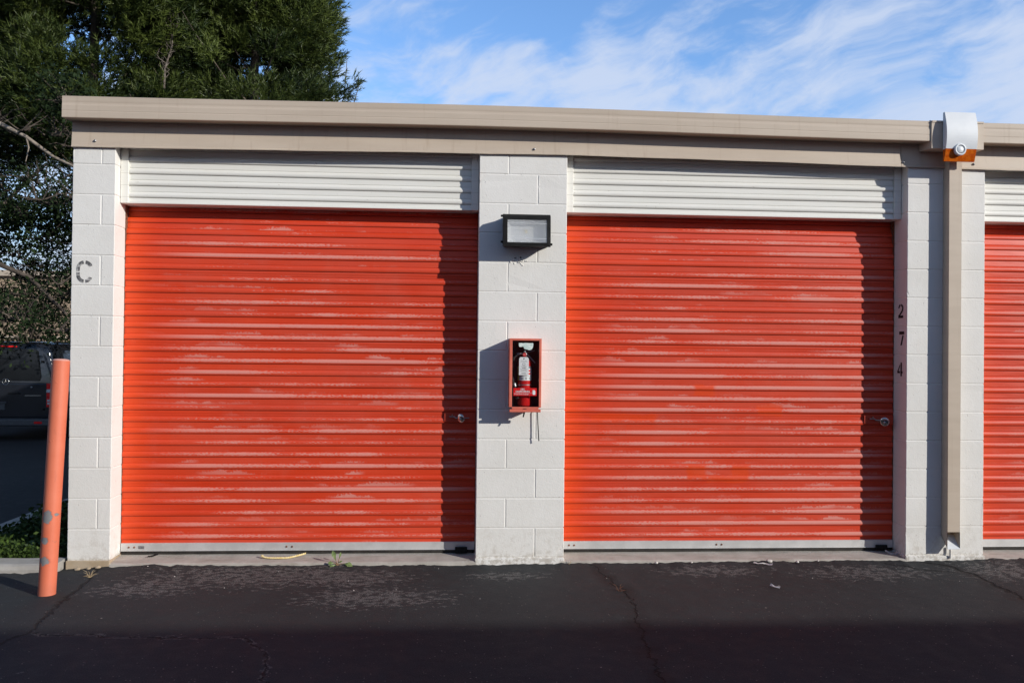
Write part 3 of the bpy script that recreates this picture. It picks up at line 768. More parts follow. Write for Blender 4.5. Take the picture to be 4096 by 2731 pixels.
ringseg(mb, .033, .068, .033, .034, .015, 100, 175, f); ringseg(mb, .033, .068, .033, .034, .015, -10, 80, f)
stroke(mb, [(.058, .066), (.050, .048), (.012, .016)], .016, f)
mb.add([f(0, 0), f(.066, 0), f(.066, .018), (f(.018, .018)), f(0, .022)], [(0, 1, 2, 3, 4)])
sub(mb, 'stencil_number', M_stenb, PX, label='black stencilled 2')
mb = MB(); f = fr(1.490, .098)
mb.add([f(0, .078), f(.066, .078), f(.066, .1), f(0, .1)], [(0, 1, 2, 3)]); mb.add([f(.016, 0), f(.036, 0), f(.060, .072), f(.042, .072)], [(0, 1, 2, 3)])
sub(mb, 'stencil_number', M_stenb, PX, label='black stencilled 7')
mb = MB(); f = fr(1.267, .122)
mb.add([f(.044, 0), f(.062, 0), f(.062, .1), f(.044, .1)], [(0, 1, 2, 3)])
mb.add([f(0, .022), f(.037, .022), f(.037, .036), f(.018, .036), f(.037, .070), f(.037, .088), f(0, .034)], [(0, 1, 2, 3, 4, 5, 6)])
mb.add([f(.0625, .022), f(.072, .022), f(.072, .036), f(.0625, .036)], [(0, 1, 2, 3)])
sub(mb, 'stencil_number', M_stenb, PX, label='black stencilled 4')
# crumbled putty and two holes under the lamp
mb = MB()
for k in range(26):
    x, z = random.gauss(-.018, .022), random.gauss(2.040, .010); r = random.uniform(.003, .008)
    mb.lathe((x, .001, z), [(r, .002), (r*.8, -.003), (r*.4, -.005), (.0001, -.0055)], 7, 0, 'Y')
for x, z in ((-.045, 2.063), (-.008, 2.066)): mb.lathe((x, -.0015, z), [(.007, 0.001), (.006, -.002), (.0001, -.002)], 8, 1, 'Y')
sub(mb, 'putty_patch', [M_block, M_ink], pil_objs[1])

# ------------------------------------------------------------------ fixtures on the wall
# wall lamp: wedge housing, frame, ribbed glass in front of a bevelled reflector
WL = empty('wall_lamp', (.02, 0, 2.237), label='black wall lamp with ribbed glass on the middle white pillar', cat='wall lamp')
def ch(mb, name, mats, root, **k):
    o = mb.build(name, mats); o.parent = root; o.matrix_parent_inverse = Matrix.Translation(-Vector(root.location)); return tag(o, **k)
def fr4(x0, x1, z0, z1, yt, yb_): return [(x0, yb_, z0), (x1, yb_, z0), (x1, yt, z1), (x0, yt, z1)]
lx0, lx1, lz0, lz1 = -.140, .186, 2.128, 2.350
h = MB()
rings = [fr4(lx0+.012, lx1-.010, lz0+.012, lz1-.008, 0, 0), fr4(lx0+.012, lx1-.010, lz0+.012, lz1-.008, -.045, -.045), fr4(lx0, lx1, lz0, lz1, -.098, -.112), fr4(lx0+.002, lx1-.002, lz0+.001, lz1-.018, -.125, -.140), ]
V = [q for r in rings for q in r]; F = [(i*4+k, i*4+(k+1) % 4, (i+1)*4+(k+1) % 4, (i+1)*4+k) for i in range(3) for k in range(4)]+[(3, 2, 1, 0)]
h.add(V, F); ch(h, 'housing', M_dark, WL)
fr_ = MB(); o4 = fr4(lx0+.002, lx1-.002, lz0+.001, lz1-.018, -.126, -.141); i4 = fr4(lx0+.031, lx1-.027, lz0+.025, lz1-.040, -.1285, -.1415)
o4b = [(x, y-.006, z) for x, y, z in o4]; i4b = [(x, y-.006, z) for x, y, z in i4]; i4c = [(x, y+.020, z) for x, y, z in i4]
V = o4+o4b+i4b+i4c; F = []
for k in range(4):
    n_ = (k+1) % 4; F += [(k, n_, 4+n_, 4+k), (4+k, 4+n_, 8+n_, 8+k), (8+k, 8+n_, 12+n_, 12+k)]
fr_.add(V, F); ch(fr_, 'frame', M_dark, WL)
rfm = MB(); a4 = [(x, y+.012, z) for x, y, z in i4]; b4 = fr4(lx0+.060, lx1-.050, lz0+.050, lz1-.068, -.070, -.078)
V = a4+b4; rfm.add(V, [(k, (k+1) % 4, 4+(k+1) % 4, 4+k) for k in range(4)]+[(4, 5, 6, 7)]); ch(rfm, 'reflector', M_refl, WL)
led = MB(); led.box(.012, .030, -.081, -.0782, 2.225, 2.247, 0, .001, 1); ch(led, 'light_chip', M_ledy, WL)
gl = MB(); g4 = [(x, y-.001, z) for x, y, z in i4]; gl.add(g4, [(0, 1, 2, 3)]); 
zmid = lz0+.082
ch(gl, 'glass', M_prism, WL)
gb = MB(); gb.box(lx0+.030, lx1-.026, -.1415, -.1385, 2.180, 2.1825); gb.box(lx0+.030, lx1-.026, -.1345, -.1320, 2.282, 2.2845); ch(gb, 'glass_rib', M_refl, WL)
for x, y, z in ((lx0-.006, -.118, lz1-.016), (lx0-.006, -.118, lz0+.030), (lx1+.002, -.118, lz0+.018)):
    q = MB(); q.lathe((x, y, z), [(.0001, -.008), (.007, -.008), (.008, .0), (.008, .010)], 10, 0, 'X'); ch(q, 'hinge_knob', M_dark, WL)

# extinguisher cabinet
CX0, CX1, CZ0, CZ1, CP = -.0855, .1285, 1.040, 1.505, .138
CA = empty('extinguisher_cabinet', ((CX0+CX1)/2, 0, 1.0), label='faded red metal fire extinguisher cabinet with a glass front on the middle pillar', cat='cabinet')
c = MB()
for b_ in ((CX0, CX0+.002, -CP, -.001, CZ0, CZ1), (CX1-.002, CX1, -CP, -.001, CZ0, CZ1), (CX0+.0021, CX1-.0021, -CP, -.001, CZ1-.002, CZ1), (CX0+.0021, CX1-.0021, -CP, -.001, CZ0, CZ0+.002)): c.box(*b_)
for b_ in ((CX0+.0022, CX0+.0035, -CP+.004, -.004, CZ0+.003, CZ1-.003), (CX1-.0035, CX1-.0022, -CP+.004, -.004, CZ0+.003, CZ1-.003), (CX0+.004, CX1-.004, -CP+.004, -.004, CZ1-.0035, CZ1-.0022), (CX0+.004, CX1-.004, -.004, -.002, CZ0+.003, CZ1-.004), (CX0+.004, CX1-.004, -CP+.004, -.004, CZ0+.0022, CZ0+.0035)): c.box(*b_, mi=1)
ch(c, 'case', [M_cab, M_cabin], CA)
c = MB(); y0, y1 = -CP-.007, -CP-.0003
c.box(CX0-.0015, CX0+.0175, y0, y1, 1.043, CZ1+.001, 0, .0015, 1); c.box(CX1-.0150, CX1+.0015, y0, y1, 1.043, CZ1+.001, 0, .0015, 1)
c.box(CX0+.0177, CX1-.0152, y0, y1, CZ1-.0135, CZ1+.001, 0, .0015, 1); c.box(CX0+.0177, CX1-.0152, y0, y1, 1.030, 1.0455, 0, .0015, 1)
c.box(CX0+.001, CX1-.001, y0-.003, y1, 1.010, 1.0295, 0, .002, 1)
c.box(.010, .032, y0-.0045, y0-.0001, 1.0315, 1.0345, 1)
ch(c, 'door_frame', [M_cab, M_cabin], CA)
c = MB(); c.box(CX0+.014, CX1-.012, -CP+.0005, -CP+.003, 1.040, CZ1-.010); ch(c, 'glass', M_glass, CA)
sg = MB(); sx0, sx1, sz0, sz1 = -.058, .1, 1.120, 1.1725; sy = -CP-.0010
sg.box(sx0, sx1, sy, sy+.0012, sz0, sz1, 0)
sgo = ch(sg, 'sign', M_sign, CA, label='red sign reading FIRE EXTINGUISHER In Case Of Fire Break Glass')
st = MB()
def put_text(mb, txt, size, cx, cz, y, sx=1.0, bold=0, mi=0):
    vs, fs = text_mb(txt, size)
    for ox in ([0] if not bold else [-bold, 0, bold]):
        mb.add([(cx+v.x*sx+ox, y-abs(ox)*.02, cz+v.y) for v in vs], fs, mi)
put_text(st, 'FIRE', .0175, .0055, 1.1635, sy-.0006, .92, .0006)
put_text(st, 'EXTINGUISHER', .0175, .0055, 1.1485, sy-.0006, .80, .0006)
put_text(st, 'In Case Of Fire Break Glass', .0095, -.001, 1.1302, sy-.0006, .93, .0003)
st.box(sx0+.003, sx0+.060+.018, sy-.0008, sy-.0002, 1.1378, 1.1387); st.box(.022, sx1-.005, sy-.0008, sy-.0002, 1.1378, 1.1387)
st.lathe((.082, sy-.0009, 1.143), [(.0001, 0)], 4) if False else None
st.box(.0735, .0900, sy-.0012, sy-.00085, 1.1275, 1.1535, 0, .0001, 1) ; st.box(.0785, .0855, sy-.0012, sy-.00085, 1.154, 1.159)
ringseg(st, .0765, 1.150, .0065, .0100, .0016, 80, 185, lambda u, v: (u, sy-.0010, v))
st.add([(.0700, sy-.001, 1.133), (.0714, sy-.001, 1.133), (.0714, sy-.001, 1.1495), (.0700, sy-.001, 1.1495)], [(0, 1, 2, 3)])
put_text(st, 'In Case Of Fire', .0001, 0, 0, 5) if False else None
o = st.build('lettering', M_paper, fixn=False); o.parent = sgo
pp = MB()                                                        # remains of a torn notice on the glass
pts = [(-.025, 1.475), (-.008, 1.476), (.003, 1.474), (.02, 1.477), (.045, 1.475), (.070, 1.476), (.074, 1.470), (.072, 1.452), (.068, 1.440), (.060, 1.431), (.045, 1.428), (.032, 1.432), (.020, 1.434), (.012, 1.437), (.009, 1.448), (.002, 1.451), (-.010, 1.449), (-.021, 1.450), (-.024, 1.458)]
pp.poly([(x, -CP-.0009+.0004*math.sin(i), z) for i, (x, z) in enumerate(pts)]); pp.poly([(x, -CP-.0002, z) for x, z in pts])
ch(pp, 'torn_notice', M_torn, CA)
q = MB(); q.tube([(.019, -CP+.03, 1.012), (.019, -CP+.03, 1.002), (.012, -CP+.022, .975)], [.006, .0055, .0048], 10); ch(q, 'release_pin', M_dark, CA)

# the extinguisher itself
EXY = -.070
FE = empty('fire_extinguisher', (.022, EXY, 1.046), label='red fire extinguisher with a white inspection tag inside the glass-fronted cabinet', cat='fire extinguisher')
e = MB(); e.lathe((.022, EXY, 0), [(.0001, 1.046), (.040, 1.046), (.046, 1.052), (.047, 1.06), (.047, 1.335), (.044, 1.352), (.034, 1.366), (.020, 1.374), (.016, 1.380), (.0001, 1.380)], 32)
ch(e, 'cylinder', M_red, FE)
def curved(z0, z1, a0, a1, r, mi=0, n=14):
    V = []; 
    for k in range(n+1):
        a = R(a0+(a1-a0)*k/n)
        for z in (z0, z1): V.append((.022+r*math.sin(a), EXY-r*math.cos(a), z))
    return V, [(2*k, 2*k+2, 2*k+3, 2*k+1) for k in range(n)]
lb = MB()
lb.add(*curved(1.222, 1.318, -52, 78, .0474), 0); lb.add(*curved(1.222, 1.318, -88, -53, .0474), 1); lb.add(*curved(1.303, 1.3178, -52, 78, .0478), 2)
for a0 in (-28, 2, 34): lb.add(*curved(1.229, 1.243, a0, a0+14, .0479, n=4), 2); lb.add(*curved(1.232, 1.240, a0+4, a0+9, .0483, n=3), 0)
for zz in (1.288, 1.268): lb.add(*curved(zz-.006, zz+.006, 30, 48, .0480, n=4), 3)
lb.add(*curved(1.250, 1.252, -50, 70, .0478), 2)
ch(lb, 'instruction_label', [M_paper, M_yel, M_ink, M_sign], FE)
v = MB(); v.box(.006, .036, EXY-.016, EXY+.016, 1.380, 1.410, 0, .003, 2); v.tube([(.008, EXY, 1.400), (-.022, EXY-.006, 1.402), (-.030, EXY-.006, 1.398)], [.010, .008, .009], 12)
v.tube([(.022, EXY, 1.41), (.022, EXY, 1.424)], [.012, .010], 12); ch(v, 'valve', M_steel, FE)
gg = MB(); gg.lathe((.019, EXY-.018, 1.397), [(.0001, 0), (.0165, 0), (.0165, -.007), (.0145, -.009), (.0001, -.009)], 20, 0, 'Y'); gg.lathe((.019, EXY-.0275, 1.397), [(.0001, -.0002), (.013, 0)], 20, 1, 'Y')
gg.box(.008, .030, EXY-.0284, EXY-.0279, 1.3962, 1.398, 2); ch(gg, 'gauge', [M_steel, M_sign, M_paper], FE)
hd = MB()
hd.add([(.030, EXY-.010, 1.408), (.030, EXY+.010, 1.408), (.090, EXY+.006, 1.423), (.090, EXY-.006, 1.423), (.030, EXY-.010, 1.413), (.030, EXY+.010, 1.413), (.090, EXY+.006, 1.428), (.090, EXY-.006, 1.428)], [(0, 1, 2, 3), (7, 6, 5, 4), (0, 4, 5, 1), (1, 5, 6, 2), (2, 6, 7, 3), (3, 7, 4, 0)])
hd.add([(.032, EXY-.010, 1.398), (.032, EXY+.010, 1.398), (.092, EXY+.007, 1.338), (.092, EXY-.007, 1.338), (.040, EXY-.010, 1.404), (.040, EXY+.010, 1.404), (.095, EXY+.007, 1.344), (.095, EXY-.007, 1.344)], [(0, 1, 2, 3), (7, 6, 5, 4), (0, 4, 5, 1), (1, 5, 6, 2), (2, 6, 7, 3), (3, 7, 4, 0)])
ch(hd, 'handle', M_steel, FE)
hs = MB(); hs.tube([(-.028, EXY-.006, 1.398), (-.052, EXY-.008, 1.375), (-.064, EXY-.010, 1.33), (-.066, EXY-.012, 1.27), (-.056, EXY-.018, 1.21), (-.044, EXY-.028, 1.17), (-.036, EXY-.036, 1.14), (-.028, EXY-.040, 1.10)], [.007]*5+[.009, .011, .0135], 12)
ch(hs, 'hose', M_rubber, FE)
cl = MB(); cl.tube([(-.050, EXY-.024, 1.20), (-.045, EXY-.027, 1.180)], .0125, 12); cl.lathe((.022, EXY, 1.192), [(.0482, -.003), (.0484, 0), (.0482, .003)], 28)
ch(cl, 'strap', M_steel, FE)
tg = MB(); tx, tz, ty = .0125, 1.3195, EXY-.052
tp = [(-.033, -.061), (.033, -.061), (.033, .050), (.024, .061), (-.024, .061), (-.033, .050)]
tg.poly([(tx+x+.02*z*.2, ty-.0004, tz+z) for x, z in tp]); tg.poly([(tx+x+.02*z*.2, ty, tz+z) for x, z in reversed(tp)])
tg.lathe((tx, ty-.0012, tz+.050), [(.0001, 0), (.005, 0)], 12, 1, 'Y')
for zz, w_ in ((.037, .020), (.030, .024), (-.005, .018), (-.020, .024), (-.026, .018), (-.034, .022), (-.046, .014), (-.051, .016)):
    tg.box(tx-w_, tx+w_, ty-.0012, ty-.0008, tz+zz-.0009, tz+zz+.0009, 1)
tg.box(tx-.0145, tx+.0145, ty-.0013, ty-.0009, tz+.000, tz+.0012, 1); tg.lathe((tx, ty-.0012, tz+.013), [(.0075, 0), (.0095, 0)], 16, 1, 'Y')
tg.box(tx-.012, tx+.012, ty-.0013, ty-.0009, tz-.0155, tz-.0115, 1)
ch(tg, 'inspection_tag', [M_paper, M_ink], FE)
rod = MB(); rod.tube([(.116, -.030, 1.012), (.120, -.032, .93), (.127, -.036, .812), (.129, -.036, .806)], [.0032, .0032, .0034, .005], 8)
rod.tube([(.116, -.030, 1.012), (.112, -.012, 1.018), (.108, -.002, 1.018)], .003, 8)
tag(rebase(rod.build('breaker_rod', M_dark), (.12, -.03, .81)), 'thin dark metal rod hanging below the extinguisher cabinet', 'rod')

# siren on the conductor box
SR = empty('alarm_siren', (3.04, -.135, 2.94), label='white curved alarm siren with an amber lens above the downspout', cat='alarm')
sx0, sx1 = 2.935, 3.158
def sprof(z):         # outward distance from the box face, bulging half way down
    u = (3.117-z)/(3.117-2.775); return .008+.042*math.sin(math.pi*min(1, .10+.86*u))
def shell(z0, z1, n=14, inset=0, x0=sx0, x1=sx1):
    zs = lin(z0, z1, n); V = []; F = []
    for z in zs:
        o_ = sprof(z)-inset; V += [(x0+inset, -.135-o_, z), (x1-inset, -.135-o_, z), (x1-inset, -.1355, z), (x0+inset, -.1355, z)]
    for i in range(n):
        for k in range(4): a = i*4+k; b = i*4+(k+1) % 4; F.append((a, b, b+4, a+4))
    F += [(3, 2, 1, 0), tuple(n*4+k for k in range(4))]
    return V, F
w_ = MB(); w_.add(*shell(2.8585, 3.117)); ch(w_, 'cover', M_white, SR)
w_ = MB(); w_.add(*shell(2.775, 2.858, 8, .001)); ch(w_, 'lens', M_amber, SR)
sp = MB(); cz, cy = 2.852, -.135-sprof(2.852)
sp.lathe((3.034, cy, cz), [(.036, .03), (.041, .002), (.042, -.010), (.039, -.015), (.031, -.015), (.028, -.010), (.028, -.002), (.0235, -.002), (.0235, -.011), (.021, -.013), (.0001, -.013)], 32, 0, 'Y')
spo = ch(sp, 'sounder', M_white, SR)
sp = MB(); sp.lathe((3.034, cy, cz), [(.0236, -.0032), (.0279, -.0032)], 32, 0, 'Y'); o = sp.build('gap_ring', M_rust); o.parent = spo; o.matrix_parent_inverse = Matrix.Translation(-Vector(SR.location)) @ Matrix.Identity(4)
o.matrix_parent_inverse = Matrix.Identity(4)
q = MB(); q.lathe((sx0-.0015, -.153, 2.872), [(.0001, 0), (.004, 0)], 8, 0, 'X'); ch(q, 'side_screw', M_steel, SR)

# disc padlocks on the latches
def padlock(x, z, tilt, label):
    r = empty('padlock', (x, DY-.045, z), label=label, cat='padlock', group='disc padlocks on the roller doors')
    b_ = MB(); b_.lathe((0, 0, 0), [(.0001, .010), (.026, .010), (.033, .006), (.0345, 0), (.033, -.006), (.026, -.010), (.0001, -.011)], 28, 0, 'Y')
    o = b_.build('lock_body', M_chrome); o.parent = r
    k = MB(); k.lathe((.003, 0, -.006), [(.0001, -.0135), (.009, -.0135), (.010, -.0105)], 14, 0, 'Y'); o = k.build('keyway', M_steel); o.parent = r
    s = MB(); s.tube([(-.030, 0, .004), (-.040, 0, .006), (-.046, .004, .0)], .0045, 8); o = s.build('shackle', M_chrome); o.parent = r
    r.rotation_euler = (R(10), R(-8), R(tilt)); return r
padlock(-.410, .944, -42, 'shiny disc padlock on the latch of the leftmost orange door')
padlock(2.672, .934, -38, 'shiny disc padlock on the latch of the orange door between lamp pillar and downspout')

# ------------------------------------------------------------------ bollard
bb_ = Vector((-2.846, -.625, -.05)); bt = Vector((-2.828, -.53, 1.336))
b_ = MB(); n_ = 40; zs = lin(0, 1, 40); L_ = (bt-bb_).length; V = []; F = []
for i, u in enumerate(zs):
    for k in range(n_):
        a = 2*math.pi*k/n_; r = .0485+.0004*noise.noise((math.cos(a)*3, math.sin(a)*3, u*9))
        V.append((r*math.cos(a), r*math.sin(a), u*L_))
for i in range(40):
    for k in range(n_): a = i*n_+k; b = i*n_+(k+1) % n_; F.append((a, b, b+n_, a+n_))
b_.add(V, F, 0, True)
# concrete dome fill, roughly trowelled
b_.lathe((0, 0, L_), [(.0485, 0), (.046, .003), (.040, .007), (.025, .010), (.0001, .011)], n_)
bo = b_.build('bollard', M_bollard); bo.location = bb_; bo.rotation_euler = (bt-bb_).to_track_quat('Z', 'Y').to_euler()
bo.rotation_mode = 'QUATERNION'; bo.rotation_quaternion = Vector((0, 0, 1)).rotation_difference((bt-bb_).normalized())
tag(bo, 'leaning salmon-orange steel bollard with grey scars in front of the left pillar', 'bollard')

# ------------------------------------------------------------------ curbs, planter strip
def curb(name, pts_fn):
    pass
cu = MB(); cu.extr_x([(-.115, -.2), (-.115, -.035), (-.105, -.012), (-.085, -.002), (.04, .004), (.06, 0), (.06, -.2)], lin(-4.02, -3.040, 24), 0, False, lambda x: .003*noise.noise((x*5, 0, 0)), True, True)
tag(cu.build('curb', M_curb), kind='structure')
cu = MB(); V = []; F = []; yl = lin(.062, 12, 40); pr = [(-.085, -.6), (-.085, .0), (-.070, .018), (.065, .018), (.075, .005), (.075, -.6)]
for y in yl:
    for px_, pz in pr: V.append((-3.94+px_+.012*y*0, y, pz - .25*sm(2, 11, y) if pz > -.5 else pz))
for i in range(40):
    for k in range(6): a = i*6+k; b = i*6+(k+1) % 6; F.append((a, b, b+6, a+6))
F += [tuple(range(6)), tuple(240+k for k in range(6))]
cu.add(V, F); tag(cu.build('planter_curb', M_curb), kind='structure')
so_ = MB(); V = []; F = []
xs_ = lin(-3.86, -3.03, 10); ys_ = lin(.063, 12, 40)
for y in ys_:
    for x in xs_: V.append((x, y, -.015-.22*sm(2, 11, y)+.012*noise.noise((x*4, y*4, 0))))
for j in range(40):
    for i in range(10): a = j*11+i; F.append((a, a+1, a+12, a+11))
so_.add(V, F, 0, True); tag(so_.build('soil', M_soil), kind='structure')

# ------------------------------------------------------------------ leaves (numpy)
def leafmesh(name, V, F, tint, material, parent=None, mats=None):
    """V (n,3); F (m,k) equal-sided faces; tint per vertex"""
    me = bpy.data.meshes.new(name); n = len(V); m_, k = F.shape
    me.vertices.add(n); me.vertices.foreach_set('co', V.astype(np.float32).ravel())
    me.loops.add(m_*k); me.loops.foreach_set('vertex_index', F.astype(np.int32).ravel())
    me.polygons.add(m_); me.polygons.foreach_set('loop_start', np.arange(0, m_*k, k, dtype=np.int32))
    try: me.polygons.foreach_set('loop_total', np.full(m_, k, dtype=np.int32))
    except Exception: pass
    at = me.attributes.new('tint', 'FLOAT', 'POINT'); at.data.foreach_set('value', tint.astype(np.float32))
    me.materials.append(material); me.update(calc_edges=True); me.validate()
    o = bpy.data.objects.new(name, me); COL.objects.link(o)
    if parent: o.parent = parent
    return o
def unit(a): return a/np.maximum(np.linalg.norm(a, axis=-1, keepdims=True), 1e-9)
def needles(P, D, T_, nn=12, ln=.12, wd=.016, slen=.20):
    """sprays at P (n,3) along D (n,3): nn thin needles angled forward round each twig"""
    n = len(P); D = unit(D); a = unit(np.cross(D, rng.normal(size=(n, 3)))); b = np.cross(D, a)
    s = rng.uniform(0, 1, (n, nn, 1)); ph = rng.uniform(0, 2*np.pi, (n, nn, 1))
    base = P[:, None]+D[:, None]*s*slen
    out = a[:, None]*np.cos(ph)+b[:, None]*np.sin(ph)
    dr = unit(D[:, None]*rng.uniform(.5, 1.3, (n, nn, 1))+out*rng.uniform(.35, .9, (n, nn, 1)))
    tip = base+dr*ln*rng.uniform(.6, 1.1, (n, nn, 1))
    sd_ = unit(np.cross(dr, rng.normal(size=(n, nn, 3))))*wd*.5
    V = np.stack([base-sd_, base+sd_, tip], 2).reshape(-1, 3)
    F = np.arange(len(V)).reshape(-1, 3)
    t_ = np.repeat(np.clip(T_[:, None]+rng.normal(0, .12, (n, nn)), 0, 1).reshape(-1), 3)
    return V, F, t_
def leaves(P, size, T_, up=.4, asp=.55):
    n = len(P); nrm = unit(rng.normal(size=(n, 3))+np.array([0, 0, up])); a = unit(np.cross(nrm, rng.normal(size=(n, 3)))); b = np.cross(nrm, a)
    sz = size*rng.uniform(.6, 1.2, (n, 1))
    V = np.stack([P-a*sz, P+b*sz*asp, P+a*sz, P-b*sz*asp], 1).reshape(-1, 3)
    return V, np.arange(len(V)).reshape(-1, 4), np.repeat(np.clip(T_, 0, 1), 4)

def conifer(x, y, zg, rx, ztop, zlow, label, nclump=150, per=95, name='pine_tree', group='pine trees behind the storage building', seed=1, extra=None, twigs=None):
    global rng; rng = np.random.default_rng(seed); rd = random.Random(seed)
    root = empty(name, (x, y, zg), label=label, cat='tree', group=group)
    Pc = []; 
    for k in range(nclump):
        h = rd.random()**.9; z = zlow+(ztop-zlow)*h
        rr = rx*(math.sin(math.pi*min(1, .22+.72*h))**.8)*(1 if h < .75 else 1-(h-.75)*1.6)
        a = rd.uniform(0, 2*math.pi); q = rd.uniform(.30, 1.0)**.6
        Pc.append((rr*q*math.cos(a), rr*q*math.sin(a), z-zg, rd.uniform(.30, .85)))
    if extra: Pc += extra
    P = []; D = []; Tn = []
    for (cx, cy, cz, cr) in Pc:
        m_ = int(per*(cr/.55)**2); u = unit(rng.normal(size=(m_, 3))); u[:, 2] = u[:, 2]*.9+.12
        hz = np.array([cx, cy, 0]); hz = hz/max(.3, np.linalg.norm(hz))
        rad = cr*rng.uniform(.45, 1.05, (m_, 1))
        P.append(np.array([cx, cy, cz])+u*rad*np.array([1, 1, .75])); D.append(unit(u*.7+hz*.5+np.array([0, 0, .55])+rng.normal(0, .25, (m_, 3))))
        Tn.append(np.clip(rng.normal(rd.uniform(.02, .85), .16, m_), 0, 1))
    P = np.concatenate(P); D = np.concatenate(D); Tn = np.concatenate(Tn)
    V, F, tt = needles(P, D, Tn, 14, .15, .020, .24)
    leafmesh('crown', V, F, tt, M_needle, root)
    tb = MB(); hh = ztop-zg
    tb.tube([(0, 0, -.2), (.05, 0, hh*.25), (-.05, .05, hh*.5), (.03, 0, hh*.75), (0, 0, hh*.95)], [.20, .16, .12, .07, .03], 10)
    for (cx, cy, cz, cr) in Pc[::5]:
        z0 = max(.5, cz-.9*math.hypot(cx, cy)*.5)
        tb.tube([(0, 0, z0), (cx*.5, cy*.5, z0+(cz-z0)*.35), (cx, cy, cz), (cx*1.18, cy*1.18, cz+.3)], [.035, .022, .012, .005], 5, cap=False)
    if twigs:
        for tw in twigs: tb.tube(tw, [.025]+[.014]*(len(tw)-2)+[.006], 5, cap=False)
    o = tb.build('trunk', M_pbark, fixn=False); o.parent = root
    return root

# ragged low shoots that stand clear of the right-hand crown against the sky
rs = [(ax_-.22 if ax_ > 0 else ax_, ay_, az2, ar_) for ax_, ay_, az2, ar_ in [(1.9, -.3, 7.6, .18), (2.05, -.3, 7.75, .16), (2.15, -.3, 8.0, .16), (2.18, -.3, 8.25, .13), (2.20, -.3, 8.45, .10), (2.35, -.3, 7.6, .14), (2.5, -.3, 7.75, .15), (2.52, -.3, 7.95, .12), (1.9, -.3, 8.1, .2), (-.6, -2.0, 8.0, .25), (-.75, -2.1, 8.35, .16), (-.35, -2.1, 7.8, .2)]]
conifer(-5.32, 14.2, -.3, 2.0, 13.4, 1.5, 'dense dark green pine rising behind the roof, nearest the open sky', 230, 150, seed=3, extra=rs,
        twigs=[[(1.0, -.3, 6.6), (1.8, -.3, 6.9), (2.15, -.3, 7.6), (2.2, -.3, 8.5)], [(1.7, -.3, 7.0), (2.35, -.3, 7.4), (2.52, -.3, 8.0)]])
conifer(-8.5, 13.0, -.4, 2.1, 13.6, 5.4, 'green pine with a full lit crown above the left end of the roof', 215, 150, seed=8)
conifer(-12.2, 14.0, -.5, 2.2, 13.0, 5.6, 'dark pine cut by the left edge of the photo', 180, 130, seed=15)
conifer(-7.0, 18.0, -.5, 2.6, 14.0, 2.5, 'shaded pine standing in the gap between the two front pines', 260, 120, seed=21)

# dead brown twigs caught in the pines
rng = np.random.default_rng(5)
dt = MB()
mn = [(-6.75, 12.3, 6.9), (-6.7, 12.2, 7.3), (-6.55, 12.2, 7.8), (-6.6, 12.2, 8.4)]
dt.tube(mn, [.03, .022, .015, .006], 6)
for k in range(22):
    u = random.uniform(0, 2.99); i = int(u); pa, pb = Vector(mn[i]), Vector(mn[i+1]); pts_ = [tuple(pa.lerp(pb, u-i))]
    for j in range(4): pts_.append((pts_[-1][0]+random.uniform(-.12, .12), pts_[-1][1]+random.uniform(-.08, .04), pts_[-1][2]+random.uniform(.02, .16)))
    dt.tube(pts_, [.010, .008, .006, .004, .003], 4, cap=False)
dto = rebase(dt.build('dead_branch', mat('dead_twig_bark', rough=.9, fn=f_vary((.10, .08, .065), (.19, .16, .135), 20, 0)), fixn=False), (-6.6, 12.3, 7.4))
tag(dto, 'bare grey dead twigs in the dark gap between the pines', 'branch')

# broadleaf trees on the left: thin, dark, with sky and wall showing through
def broadleaf(x, y, zg, clumps, label, seed, limbs, per=330, size=.055, spread=1.0, name='broadleaf_tree'):
    global rng; rng = np.random.default_rng(seed)
    root = empty(name, (x, y, zg), label=label, cat='tree')
    P = []; Tn = []
    for cx, cy, cz, r, dens in clumps:
        m_ = int(per*dens*r*r); u = unit(rng.normal(size=(m_, 3)))*rng.uniform(.15, 1, (m_, 1))**.5
        P.append(np.array([cx-x, cy-y, cz-zg])+u*r*np.array([1, .9, .8])); Tn.append(rng.uniform(0, 1, m_))
    P = np.concatenate(P); Tn = np.concatenate(Tn)
    V, F, tt = leaves(P, size, Tn, .2, .45); leafmesh('crown', V, F, tt, M_broad, root)
    tb = MB()
    for pts_, r0_, r1_ in limbs:
        n = len(pts_); rad = [r0_+(r1_-r0_)*i/(n-1) for i in range(n)]
        tb.tube([(p_[0]-x, p_[1]-y, p_[2]-zg) for p_ in pts_], rad, 8, cap=False)
    rd = random.Random(seed)
    for cx, cy, cz, r, dens in clumps:
        for _ in range(7):
            a = Vector((cx-x+rd.uniform(-.3, .3)*r, cy-y, cz-zg-.3*r)); b = a+Vector((rd.uniform(-1, 1), rd.uniform(-.6, .6), rd.uniform(-.1, 1)))*r
            tb.tube([a, (a+b)/2+Vector((rd.uniform(-.1, .1), 0, rd.uniform(-.05, .1))), b], [.018, .010, .004], 4, cap=False)
    o = tb.build('trunk', M_pbark, fixn=False); o.parent = root
    return root
rd = random.Random(4); cl1 = []
for k in range(210):
    x = rd.uniform(-12.5, -6.2); z = rd.uniform(1.3, 6.2); y = rd.uniform(9.5, 12.5)
    u = (x+.43)/(y+5.69)                                   # bearing, to leave an open window in the crown
    el_ = (z-1.43)/(y+5.69)
    dens = 1.0
    if .20 < el_ and abs(u+.517) < .06 and el_ < .262: dens = .03
    elif .175 < el_ < .285: dens = .42
    elif el_ < .095: dens = .50
    elif el_ < .112: dens = .9
    else: dens = 2.3
    cl1.append((x, y, z, rd.uniform(.35, .75), dens))
